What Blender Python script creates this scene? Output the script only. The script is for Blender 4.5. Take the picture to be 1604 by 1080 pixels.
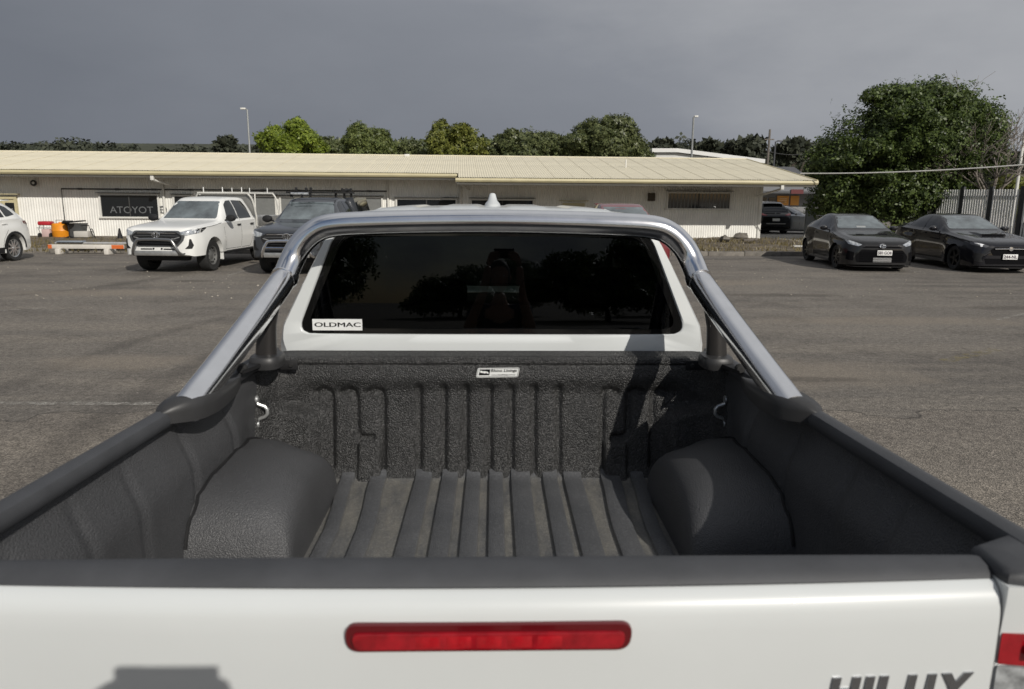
import bpy, bmesh, math, random
import numpy as np
from mathutils import Vector, Matrix
from mathutils.bvhtree import BVHTree
from mathutils.geometry import delaunay_2d_cdt
R = math.radians
sc = bpy.context.scene
for o in list(bpy.data.objects): bpy.data.objects.remove(o)

# ------------------------------------------------------------------ camera, sky, sun, exposure
CAM_Z = 1.88
YAW, ROLL, PIT = R(1.5), R(0.4), math.atan(233/1150)
fw = Vector((math.sin(YAW)*math.cos(PIT), math.cos(YAW)*math.cos(PIT), -math.sin(PIT)))
rt0 = Vector((math.cos(YAW), -math.sin(YAW), 0)); up0 = rt0.cross(fw)
rt = rt0*math.cos(ROLL) + up0*math.sin(ROLL); up = rt.cross(fw)
cam = bpy.data.cameras.new('camera'); co = bpy.data.objects.new('camera', cam)
sc.collection.objects.link(co); sc.camera = co
cam.sensor_width = 36; cam.lens = 36*1150/1604; cam.clip_start = .05; cam.clip_end = 3000
m = Matrix((rt, up, -fw)).transposed().to_4x4(); m.translation = (0, 0, CAM_Z); co.matrix_world = m
cam.dof.use_dof = True; cam.dof.focus_distance = 5.5; cam.dof.aperture_fstop = 5.2

SA, SB = .56, .69                                   # sun ray travels (-SA, 1, -SB)
to_sun = Vector((SA, -1, SB)).normalized()
elev = math.asin(to_sun.z); azim = math.atan2(to_sun.x, to_sun.y)
sl = bpy.data.lights.new('sun', 'SUN'); sl.energy = 4.3; sl.angle = R(.5); sl.color = (1, .95, .87)
so = bpy.data.objects.new('sun', sl); sc.collection.objects.link(so)
so.rotation_euler = to_sun.to_track_quat('Z', 'Y').to_euler()

w = bpy.data.worlds.new('World'); sc.world = w; w.use_nodes = True
nt = w.node_tree; N = nt.nodes; LK = nt.links; N.clear()
def nd(t, **k):
    n = N.new(t)
    for a, b in k.items(): setattr(n, a, b)
    return n
def wmath(op, a, b=None, clamp=False):
    n = nd('ShaderNodeMath', operation=op, use_clamp=clamp)
    for i, v in enumerate((a, b)):
        if v is None: continue
        if isinstance(v, (int, float)): n.inputs[i].default_value = v
        else: LK.new(v, n.inputs[i])
    return n.outputs[0]
out = nd('ShaderNodeOutputWorld'); mixs = nd('ShaderNodeMixShader')
sky = nd('ShaderNodeTexSky', sky_type='NISHITA', sun_disc=False, sun_elevation=elev, sun_rotation=azim)
b1 = nd('ShaderNodeBackground'); b1.inputs[1].default_value = .07; LK.new(sky.outputs[0], b1.inputs[0])
b2 = nd('ShaderNodeBackground'); b2.inputs[1].default_value = 1.0
tc = nd('ShaderNodeTexCoord'); sep = nd('ShaderNodeSeparateXYZ'); LK.new(tc.outputs['Generated'], sep.inputs[0])
mp = nd('ShaderNodeMapping'); mp.inputs['Scale'].default_value = (1, 1, 2.6); LK.new(tc.outputs['Generated'], mp.inputs[0])
n1 = nd('ShaderNodeTexNoise'); n1.inputs['Scale'].default_value = 2.2; n1.inputs['Detail'].default_value = 7; n1.inputs['Roughness'].default_value = .55; LK.new(mp.outputs[0], n1.inputs['Vector'])
n2 = nd('ShaderNodeTexNoise'); n2.inputs['Scale'].default_value = 1.3; n2.inputs['Detail'].default_value = 5; LK.new(mp.outputs[0], n2.inputs['Vector'])
# storm bank: dark slate to the left, paler to the right; it thins out behind the photographer into broken white cloud
tone = wmath('ADD', wmath('MULTIPLY', sep.outputs[0], .50), wmath('MULTIPLY', sep.outputs[2], .72))
tone = wmath('ADD', tone, wmath('MULTIPLY', wmath('SUBTRACT', n1.outputs[0], .5), .50))
tone = wmath('ADD', tone, .27, True)
cr = nd('ShaderNodeValToRGB'); LK.new(tone, cr.inputs[0])
e = cr.color_ramp.elements; e[0].position = .08; e[0].color = (.205, .223, .260, 1); e[1].position = .86; e[1].color = (.62, .63, .65, 1)
x = cr.color_ramp.elements.new(.45); x.color = (.298, .317, .358, 1)
back = wmath('MULTIPLY', wmath('ADD', wmath('MULTIPLY', sep.outputs[1], -1), .15), 1.6, True)   # 0 ahead .. 1 behind
white = nd('ShaderNodeMixRGB'); LK.new(wmath('MULTIPLY', back, n1.outputs[0], True), white.inputs[0]); LK.new(cr.outputs[0], white.inputs[1]); white.inputs[2].default_value = (.42, .43, .45, 1)
LK.new(white.outputs[0], b2.inputs[0])
cov = wmath('SUBTRACT', wmath('ADD', wmath('MULTIPLY', wmath('SUBTRACT', n1.outputs[0], .5), wmath('MULTIPLY', back, 7)), 1.0), wmath('MULTIPLY', back, .55), True)
LK.new(cov, mixs.inputs[0]); LK.new(b1.outputs[0], mixs.inputs[1]); LK.new(b2.outputs[0], mixs.inputs[2]); LK.new(mixs.outputs[0], out.inputs[0])

vs = sc.view_settings; vs.view_transform = 'Standard'; vs.look = 'None'; vs.gamma = 1; vs.exposure = -.32; vs.use_curve_mapping = False
sc.cycles.max_bounces = 8; sc.cycles.transparent_max_bounces = 12

# ------------------------------------------------------------------ helpers
CXp, CYp, FP = 802., 540., 1150.
def ray(px, py): return fw + rt*((px-CXp)/FP) - up*((py-CYp)/FP)
def at_z(px, py, z=0.):
    d = ray(px, py); return Vector((0, 0, CAM_Z)) + d*((z-CAM_Z)/d.z)
def at_y(px, py, y):
    d = ray(px, py); return Vector((0, 0, CAM_Z)) + d*(y/d.y)

def pchip(pts):
    X = np.array([p[0] for p in pts], float); Y = np.array([p[1] for p in pts], float)
    h = np.diff(X); dl = np.diff(Y)/h; n = len(X); D = np.zeros(n)
    for i in range(1, n-1):
        if dl[i-1]*dl[i] > 0:
            w1 = 2*h[i]+h[i-1]; w2 = h[i]+2*h[i-1]; D[i] = (w1+w2)/(w1/dl[i-1]+w2/dl[i])
    if n > 1: D[0] = dl[0]; D[-1] = dl[-1]
    def f(t):
        if t <= X[0]: return float(Y[0])
        if t >= X[-1]: return float(Y[-1])
        i = int(np.searchsorted(X, t)) - 1; i = max(0, min(n-2, i)); s = (t-X[i])/h[i]
        return float((1+2*s)*(1-s)**2*Y[i] + s*(1-s)**2*h[i]*D[i] + s*s*(3-2*s)*Y[i+1] + s*s*(s-1)*h[i]*D[i+1])
    return f
def sstep(a, b, x):
    t = max(0., min(1., (x-a)/(b-a))); return t*t*(3-2*t)

# materials -----------------------------------------------------------
MATS = {}
def mat(name, col, rough=.5, metal=0., spec=.5, coat=0., var=0., vscale=8., bump=0., bscale=200., ior=None, emit=None, col2=None, vdetail=4, bdist=.01, rvar=0.):
    if name in MATS: return MATS[name]
    M = bpy.data.materials.new(name); M.use_nodes = True; t = M.node_tree; p = t.nodes['Principled BSDF']
    p.inputs['Base Color'].default_value = (*col, 1); p.inputs['Roughness'].default_value = rough; p.inputs['Metallic'].default_value = metal
    p.inputs['Specular IOR Level'].default_value = spec; p.inputs['Coat Weight'].default_value = coat; p.inputs['Coat Roughness'].default_value = .04
    if ior: p.inputs['IOR'].default_value = ior
    tcn = t.nodes.new('ShaderNodeTexCoord')
    if var > 0 or col2:
        n = t.nodes.new('ShaderNodeTexNoise'); n.inputs['Scale'].default_value = vscale; n.inputs['Detail'].default_value = vdetail; n.inputs['Roughness'].default_value = .6
        t.links.new(tcn.outputs['Object'], n.inputs['Vector'])
        r = t.nodes.new('ShaderNodeValToRGB'); t.links.new(n.outputs[0], r.inputs[0])
        c1 = tuple(c*(1-var) for c in col); c2 = col2 or tuple(min(1, c*(1+var)) for c in col)
        r.color_ramp.elements[0].position = .32; r.color_ramp.elements[0].color = (*c1, 1)
        r.color_ramp.elements[1].position = .68; r.color_ramp.elements[1].color = (*c2, 1)
        t.links.new(r.outputs[0], p.inputs['Base Color'])
        if rvar:
            mr = t.nodes.new('ShaderNodeMapRange'); mr.inputs[3].default_value = rough-rvar; mr.inputs[4].default_value = rough+rvar
            t.links.new(n.outputs[0], mr.inputs[0]); t.links.new(mr.outputs[0], p.inputs['Roughness'])
    if bump > 0:
        n = t.nodes.new('ShaderNodeTexNoise'); n.inputs['Scale'].default_value = bscale; n.inputs['Detail'].default_value = 2
        t.links.new(tcn.outputs['Object'], n.inputs['Vector'])
        b = t.nodes.new('ShaderNodeBump'); b.inputs['Strength'].default_value = bump; b.inputs['Distance'].default_value = bdist
        t.links.new(n.outputs[0], b.inputs['Height']); t.links.new(b.outputs[0], p.inputs['Normal'])
    if emit:
        p.inputs['Emission Color'].default_value = (*emit[0], 1); p.inputs['Emission Strength'].default_value = emit[1]
    MATS[name] = M; return M

WHITE = mat('white_paint', (.78, .78, .755), .32, coat=.5, var=.012, vscale=3)
PEARL = mat('pearl_paint', (.59, .612, .612), .36, coat=.5, var=.02, vscale=2.5)
GREYP = mat('grey_paint', (.050, .055, .064), .32, metal=.3, coat=.8, var=.05)
BLACKP = mat('black_paint', (.007, .007, .008), .5, spec=.1, coat=1, var=.1, vscale=3)
BLACKP2 = mat('blue_black_paint', (.006, .006, .009), .5, spec=.1, coat=1, var=.1, vscale=3)
SILVERP = mat('silver_paint', (.36, .37, .38), .35, metal=.5, coat=1)
REDP = mat('maroon_paint', (.16, .02, .025), .35, coat=.8)
TRIM = mat('black_trim', (.014, .014, .015), .62, spec=.3, var=.2, vscale=30, bump=.15, bscale=300, bdist=.002)
CAPM = mat('rail_cap_plastic', (.050, .052, .057), .60, var=.16, vscale=9, bump=.25, bscale=420, bdist=.002, vdetail=8, rvar=.1)
FOOTM = mat('foot_plastic', (.030, .030, .031), .45, var=.1, vscale=20, bump=.1, bscale=500, bdist=.001)
GLASSD = mat('dark_glass', (.010, .012, .013), .04, ior=1.6, spec=.6)
SCREEN = mat('windscreen_glass', (.10, .12, .128), .05, ior=1.7, spec=.8, var=.5, vscale=2.2)  # pale mottled base colour paints in the reflection of the sky
TYRE = mat('tyre_rubber', (.018, .018, .018), .85, var=.25, vscale=25, bump=.3, bscale=120)
RIMB = mat('black_alloy', (.014, .014, .015), .35, metal=.3)
RIMS = mat('silver_alloy', (.55, .56, .57), .3, metal=.9)
STEELW = mat('steel_wheel', (.20, .20, .195), .5, metal=.5, var=.2, vscale=20)
CHROME = mat('polished_stainless', (.82, .82, .83), .15, metal=1, var=.04, vscale=12, rvar=.04)
ALLOY = mat('brushed_alloy', (.50, .50, .49), .42, metal=.8, var=.15, vscale=10)
EMBL = mat('emblem_chrome', (.75, .76, .78), .15, metal=1)
LAMP = mat('headlamp_lens', (.50, .52, .54), .12, metal=.5, coat=1, var=.45, vscale=16)
LAMPW = mat('lamp_bright', (.85, .86, .88), .12, coat=1)
REDL = mat('red_lens', (.28, .006, .012), .18, coat=.8, var=.35, vscale=22)
REDD = mat('dark_red_lens', (.10, .003, .006), .15, coat=.8)
REFL = mat('clear_lens', (.42, .44, .45), .2, metal=.4, coat=.8, var=.5, vscale=40)
PLATE = mat('number_plate_white', (.74, .74, .72), .5, var=.03)
INK = mat('black_ink', (.006, .006, .007), .8, spec=.05)
INKG = mat('plate_ink', (.05, .03, .05), .5)
STICK = mat('sticker_white', (.74, .75, .74), .45, var=.03, vscale=40)
SEAT = mat('seat_fabric', (.016, .016, .017), .8, var=.2, vscale=30)
MESHS = mat('intercooler_fins', (.30, .30, .30), .45, metal=.6, var=.6, vscale=60)
HOOK = mat('zinc_hook', (.55, .56, .56), .35, metal=.7, var=.1, vscale=40)
LETTER = mat('badge_grey_chrome', (.30, .31, .33), .25, metal=.9)

def liner_mat(name, col, col2, vscale, bump, bscale, rough, dust=None, speck=0.):
    M = bpy.data.materials.new(name); M.use_nodes = True; t = M.node_tree; p = t.nodes['Principled BSDF']; L = t.links
    g = t.nodes.new('ShaderNodeTexCoord')
    n = t.nodes.new('ShaderNodeTexNoise'); n.inputs['Scale'].default_value = vscale; n.inputs['Detail'].default_value = 6; L.new(g.outputs['Object'], n.inputs['Vector'])
    r = t.nodes.new('ShaderNodeValToRGB'); L.new(n.outputs[0], r.inputs[0])
    r.color_ramp.elements[0].position = .3; r.color_ramp.elements[0].color = (*col, 1); r.color_ramp.elements[1].position = .7; r.color_ramp.elements[1].color = (*col2, 1)
    colout = r.outputs[0]
    if dust:
        # dust that has settled in the hollows of the floor and in scuffs, by height of the ribs
        s = t.nodes.new('ShaderNodeSeparateXYZ'); L.new(g.outputs['Object'], s.inputs[0])
        mr = t.nodes.new('ShaderNodeMapRange'); mr.inputs[1].default_value = dust[0]; mr.inputs[2].default_value = dust[1]; mr.inputs[3].default_value = 1; mr.inputs[4].default_value = 0
        L.new(s.outputs[2], mr.inputs[0])
        n3 = t.nodes.new('ShaderNodeTexNoise'); n3.inputs['Scale'].default_value = 7; n3.inputs['Detail'].default_value = 8; n3.inputs['Roughness'].default_value = .75
        m3 = t.nodes.new('ShaderNodeMapping'); m3.inputs['Scale'].default_value = (1.6, .55, 1); L.new(g.outputs['Object'], m3.inputs[0]); L.new(m3.outputs[0], n3.inputs['Vector'])
        r3 = t.nodes.new('ShaderNodeMapRange'); r3.inputs[1].default_value = .34; r3.inputs[2].default_value = .72; L.new(n3.outputs[0], r3.inputs[0])
        mu = t.nodes.new('ShaderNodeMath'); mu.operation = 'MULTIPLY'; L.new(mr.outputs[0], mu.inputs[0]); L.new(r3.outputs[0], mu.inputs[1])
        mx = t.nodes.new('ShaderNodeMixRGB'); L.new(mu.outputs[0], mx.inputs[0]); L.new(colout, mx.inputs[1]); mx.inputs[2].default_value = (*dust[2], 1); colout = mx.outputs[0]
    v = t.nodes.new('ShaderNodeTexVoronoi'); v.inputs['Scale'].default_value = bscale; L.new(g.outputs['Object'], v.inputs['Vector'])
    if speck:
        sx_ = t.nodes.new('ShaderNodeSeparateXYZ'); L.new(v.outputs['Color'], sx_.inputs[0]); mr2 = t.nodes.new('ShaderNodeMapRange'); mr2.inputs[1].default_value = .55; mr2.inputs[2].default_value = 1.; mr2.inputs[3].default_value = 1-.45*speck; mr2.inputs[4].default_value = 1+2.2*speck; L.new(sx_.outputs[0], mr2.inputs[0])
        m2 = t.nodes.new('ShaderNodeMixRGB'); m2.blend_type = 'MULTIPLY'; m2.inputs[0].default_value = 1; L.new(colout, m2.inputs[1]); L.new(mr2.outputs[0], m2.inputs[2]); colout = m2.outputs[0]
    L.new(colout, p.inputs['Base Color']); p.inputs['Roughness'].default_value = rough
    v2 = t.nodes.new('ShaderNodeTexNoise'); v2.inputs['Scale'].default_value = bscale*1.3; v2.inputs['Detail'].default_value = 3; L.new(g.outputs['Object'], v2.inputs['Vector'])
    ad = t.nodes.new('ShaderNodeMath'); ad.operation = 'SUBTRACT'; L.new(v2.outputs[0], ad.inputs[0]); L.new(v.outputs[0], ad.inputs[1])
    b = t.nodes.new('ShaderNodeBump'); b.inputs['Strength'].default_value = bump; b.inputs['Distance'].default_value = .0032; L.new(ad.outputs[0], b.inputs['Height']); L.new(b.outputs[0], p.inputs['Normal'])
    return M
LINERW = liner_mat('liner_front_coarse', (.021, .021, .021), (.031, .031, .031), 9, 1.0, 200, .33, speck=.5)  # speck: the liner's own speckle, its pale grains also painting in sun glints
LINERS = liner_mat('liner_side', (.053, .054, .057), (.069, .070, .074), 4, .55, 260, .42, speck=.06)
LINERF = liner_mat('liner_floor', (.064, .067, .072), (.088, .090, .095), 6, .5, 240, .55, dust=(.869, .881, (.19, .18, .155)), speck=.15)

def glass_mat(name, tint, gl=1.0):
    M = bpy.data.materials.new(name); M.use_nodes = True; t = M.node_tree; t.nodes.clear()
    o = t.nodes.new('ShaderNodeOutputMaterial'); mx = t.nodes.new('ShaderNodeMixShader'); tr = t.nodes.new('ShaderNodeBsdfTransparent'); gs = t.nodes.new('ShaderNodeBsdfGlossy'); fr = t.nodes.new('ShaderNodeFresnel')
    fr.inputs[0].default_value = 1.5; tr.inputs[0].default_value = (*tint, 1); gs.inputs['Roughness'].default_value = .01; gs.inputs[0].default_value = (gl*.92, gl, gl*1.1, 1)
    t.links.new(fr.outputs[0], mx.inputs[0]); t.links.new(tr.outputs[0], mx.inputs[1]); t.links.new(gs.outputs[0], mx.inputs[2]); t.links.new(mx.outputs[0], o.inputs[0])
    return M
TINT = glass_mat('tinted_cab_glass', (.095, .105, .088), .5); CLEARG = glass_mat('laminated_glass', (.62, .66, .60))

# mesh builder ---------------------------------------------------------
class MB:
    def __init__(s): s.v = []; s.f = []; s.m = []
    def add(s, vs, fs, mi=0):
        k = len(s.v); s.v += [tuple(a) for a in vs]; s.f += [tuple(i+k for i in f) for f in fs]; s.m += [mi]*len(fs); return s
    def box(s, c, d, mi=0, rz=0, M=None, bev=0.):
        hx, hy, hz = d[0]/2, d[1]/2, d[2]/2
        if bev > 0:
            bm = bmesh.new(); bmesh.ops.create_cube(bm, size=1)
            for q in bm.verts: q.co = Vector((q.co.x*d[0], q.co.y*d[1], q.co.z*d[2]))
            bmesh.ops.bevel(bm, geom=list(bm.edges), offset=bev, segments=2, profile=.5, affect='EDGES')
            vs = [q.co.copy() for q in bm.verts]; fs = [[q.index for q in f.verts] for f in bm.faces]; bm.free()
        else:
            vs = [Vector((a, b, g)) for a in (-hx, hx) for b in (-hy, hy) for g in (-hz, hz)]
            fs = [(0, 1, 3, 2), (4, 6, 7, 5), (0, 4, 5, 1), (2, 3, 7, 6), (0, 2, 6, 4), (1, 5, 7, 3)]
        rm = M if M is not None else Matrix.Rotation(rz, 3, 'Z')
        return s.add([rm @ q + Vector(c) for q in vs], fs, mi)
    def tube(s, pts, r, n=12, mi=0, caps=True, flat=(1, 1), closed=False):
        P = [Vector(p) for p in pts]; k = len(P); rr = r if isinstance(r, (list, tuple)) else [r]*k
        vs = []; prev = None
        for i in range(k):
            if closed: t = P[(i+1) % k]-P[i-1]
            else: t = P[min(i+1, k-1)]-P[max(i-1, 0)]
            t.normalize()
            if prev is None:
                a = Vector((0, 0, 1)) if abs(t.z) < .9 else Vector((1, 0, 0)); a = (a - t*a.dot(t)).normalized()
            else:
                a = prev - t*prev.dot(t); a = a.normalized() if a.length > 1e-6 else Vector((1, 0, 0))
            prev = a; b = t.cross(a)
            for j in range(n):
                q = 2*math.pi*j/n; vs.append(P[i] + a*(math.cos(q)*rr[i]*flat[0]) + b*(math.sin(q)*rr[i]*flat[1]))
        fs = []
        for i in range(k if closed else k-1):
            for j in range(n): fs.append((i*n+j, i*n+(j+1) % n, ((i+1) % k)*n+(j+1) % n, ((i+1) % k)*n+j))
        if caps and not closed: fs.append(tuple(range(n-1, -1, -1))); fs.append(tuple((k-1)*n+j for j in range(n)))
        return s.add(vs, fs, mi)
    def loft(s, rings, mi=0, close=True, caps=True):
        n = len(rings[0]); vs = [p for r_ in rings for p in r_]; fs = []
        for i in range(len(rings)-1):
            for j in range(n if close else n-1): fs.append((i*n+j, i*n+(j+1) % n, (i+1)*n+(j+1) % n, (i+1)*n+j))
        if caps and close: fs.append(tuple(range(n-1, -1, -1))); fs.append(tuple((len(rings)-1)*n+j for j in range(n)))
        return s.add(vs, fs, mi)
    def grid(s, nu, nv, fn, mi=0, flip=False):
        vs = [fn(i/(nu-1), j/(nv-1)) for i in range(nu) for j in range(nv)]
        fs = [(i*nv+j, (i+1)*nv+j, (i+1)*nv+j+1, i*nv+j+1) for i in range(nu-1) for j in range(nv-1)]
        if flip: fs = [f[::-1] for f in fs]
        return s.add(vs, fs, mi)
    def lathe(s, prof, n=24, axis='z', c=(0, 0, 0), mi=0):
        vs = []; k = len(prof)
        for i in range(n):
            q = 2*math.pi*i/n; ca, sa = math.cos(q), math.sin(q)
            for r_, h in prof:
                p = {'z': (r_*ca, r_*sa, h), 'x': (h, r_*ca, r_*sa), 'y': (r_*sa, h, r_*ca)}[axis]
                vs.append((p[0]+c[0], p[1]+c[1], p[2]+c[2]))
        fs = [(i*k+j, ((i+1) % n)*k+j, ((i+1) % n)*k+j+1, i*k+j+1) for i in range(n) for j in range(k-1)]
        return s.add(vs, fs, mi)
    def prism(s, poly, a, b, axis='y', mi=0):
        n = len(poly)
        def P(u, v, h): return {'y': (u, h, v), 'x': (h, u, v), 'z': (u, v, h)}[axis]
        vs = [P(u, v, a) for u, v in poly] + [P(u, v, b) for u, v in poly]
        fs = [tuple(range(n)), tuple(range(2*n-1, n-1, -1))] + [(i, (i+1) % n+0, n+(i+1) % n, n+i) for i in range(n)]
        return s.add(vs, fs, mi)
    def mesh(s, name, mats, ang=35., off=(0, 0, 0), fix=True):
        me = bpy.data.meshes.new(name); o = Vector(off)
        me.from_pydata([tuple(Vector(v)-o) for v in s.v] if o.length else s.v, [], s.f)
        if not isinstance(mats, (list, tuple)): mats = [mats]
        for q in mats: me.materials.append(q)
        if len(mats) > 1: me.polygons.foreach_set('material_index', s.m)
        if fix and len(s.f) < 60000:
            bm = bmesh.new(); bm.from_mesh(me); bmesh.ops.recalc_face_normals(bm, faces=bm.faces); bm.to_mesh(me); bm.free()
        if ang: me.shade_smooth(); me.set_sharp_from_angle(angle=R(ang))
        me.update(); return me
    def build(s, name, mats, parent=None, ang=35., off=None, fix=True):
        if off is None: off = WOFF if parent is not None else (0, 0, 0)
        return link(name, s.mesh(name, mats, ang, off, fix), parent)
WOFF = Vector((0, 0, 0))
def link(name, me, parent=None):
    o = bpy.data.objects.new(name, me); sc.collection.objects.link(o); o.parent = parent; return o
def tag(o, label=None, cat=None, group=None, kind=None):
    if label: o['label'] = label
    if cat: o['category'] = cat
    if group: o['group'] = group
    if kind: o['kind'] = kind
    return o
def thing(name, label, cat, loc=(0, 0, 0), rz=0., group=None):
    o = bpy.data.objects.new(name, None); sc.collection.objects.link(o); o.location = loc; o.rotation_euler.z = rz; o.empty_display_size = .2
    return tag(o, label, cat, group)
def rpoly(pts, r, n=4):
    out_ = []; k = len(pts)
    for i in range(k):
        p = Vector(pts[i]).to_2d(); a = Vector(pts[i-1]).to_2d(); b = Vector(pts[(i+1) % k]).to_2d()
        rr = r[i] if isinstance(r, (list, tuple)) else r
        d1 = min(rr, (a-p).length*.45); d2 = min(rr, (b-p).length*.45); A = p+(a-p).normalized()*d1; B = p+(b-p).normalized()*d2
        if rr < 1e-5: out_.append((p.x, p.y)); continue
        for q in range(n+1):
            t = q/n; c = A*(1-t)**2 + p*(2*t*(1-t)) + B*t*t; out_.append((c.x, c.y))
    return out_
def mir(poly): return [(-a, b) for a, b in poly][::-1]
def inside(p, poly):
    c = False; n = len(poly)
    for i in range(n):
        x1, y1 = poly[i]; x2, y2 = poly[i-1]
        if (y1 > p[1]) != (y2 > p[1]) and p[0] < (x2-x1)*(p[1]-y1)/(y2-y1)+x1: c = not c
    return c
def triang(poly, sp):
    """polygon -> (2D points, triangles, boundary edges) with inner points on a grid"""
    b = []
    for i in range(len(poly)):
        p = Vector(poly[i]).to_2d(); q = Vector(poly[(i+1) % len(poly)]).to_2d(); k = max(1, int((q-p).length/sp))
        b += [p.lerp(q, j/k) for j in range(k)]
    nb = len(b); xs = [p.x for p in b]; ys = [p.y for p in b]; pts = list(b)
    y = min(ys)+sp*.6
    while y < max(ys):
        x_ = min(xs)+sp*.6
        while x_ < max(xs):
            if inside((x_, y), poly) and min((Vector((x_, y))-q).length for q in b) > sp*.4: pts.append(Vector((x_, y)))
            x_ += sp
        y += sp
    r_ = delaunay_2d_cdt(pts, [], [list(range(nb))], 1, 1e-5)
    vs, ed, fs = r_[0], r_[1], r_[2]; cnt = {}
    for f in fs:
        for i in range(len(f)):
            k = (f[i], f[(i+1) % len(f)]); kk = (min(k), max(k)); cnt[kk] = cnt.get(kk, 0)+1
    return vs, fs, [k for k, c in cnt.items() if c == 1]
def patch(mb, bvh, poly, axis, off=.004, sp=.06, mi=0, skirt=.012):
    vs, fs, bd = triang(poly, sp); P = []; ok = []
    D = {'f': Vector((0, 1, 0)), 'r': Vector((0, -1, 0)), 'l': Vector((-1, 0, 0)), 'R': Vector((1, 0, 0)), 't': Vector((0, 0, -1))}[axis]
    for q in vs:
        if axis in 'fr': o_ = Vector((q.x, -D.y*12, q.y))
        elif axis == 't': o_ = Vector((q.x, q.y, 12))
        else: o_ = Vector((-D.x*12, q.x, q.y))
        h = bvh.ray_cast(o_, D)
        ok.append(h[0] is not None); P.append((h[0] if h[0] is not None else o_) - D*off)
    fs = [f for f in fs if all(ok[i] for i in f)]
    k = len(P); mb.add(P, fs, mi)
    sk = [e_ for e_ in bd if ok[e_[0]] and ok[e_[1]]]
    vv = []; ff = []
    for a, b_ in sk:
        i = len(vv); vv += [P[a], P[b_], P[b_]+D*skirt, P[a]+D*skirt]; ff.append((i, i+1, i+2, i+3))
    mb.add(vv, ff, mi); return mb
_tx = {}
def text_mb(s_, w_, h_, origin, right, upv, depth=.002, mb=None, mi=0, shear=0., bold=0.):
    """lettering as geometry: left-bottom corner at origin, fitted to w_ x h_"""
    key = (s_, shear, bold)
    if key not in _tx:
        cu = bpy.data.curves.new('text', 'FONT'); cu.body = s_; cu.size = 1; cu.shear = shear; cu.offset = bold; cu.resolution_u = 3
        ob = bpy.data.objects.new('text', cu); sc.collection.objects.link(ob); dg = bpy.context.evaluated_depsgraph_get(); dg.update()
        me = bpy.data.meshes.new_from_object(ob.evaluated_get(dg))
        V = [v.co.copy() for v in me.vertices]; Fc = [tuple(p.vertices) for p in me.polygons]
        bpy.data.objects.remove(ob); bpy.data.curves.remove(cu); bpy.data.meshes.remove(me); _tx[key] = (V, Fc)
    V, Fc = _tx[key]
    x0 = min(v.x for v in V); x1 = max(v.x for v in V); y0 = min(v.y for v in V); y1 = max(v.y for v in V)
    right = Vector(right); upv = Vector(upv); nrm = right.cross(upv).normalized(); mb = mb or MB()
    base = [Vector(origin) + right*((v.x-x0)/(x1-x0)*w_) + upv*((v.y-y0)/(y1-y0)*h_) for v in V]
    mb.add([b_+nrm*depth for b_ in base], Fc, mi)
    cnt = {}
    for f in Fc:
        for i in range(len(f)): k = tuple(sorted((f[i], f[(i+1) % len(f)]))); cnt[k] = cnt.get(k, 0)+1
    vv = []; ff = []
    for (a, b_), c in cnt.items():
        if c == 1: i = len(vv); vv += [base[a], base[b_], base[b_]+nrm*depth, base[a]+nrm*depth]; ff.append((i, i+1, i+2, i+3))
    return mb.add(vv, ff, mi)

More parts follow.
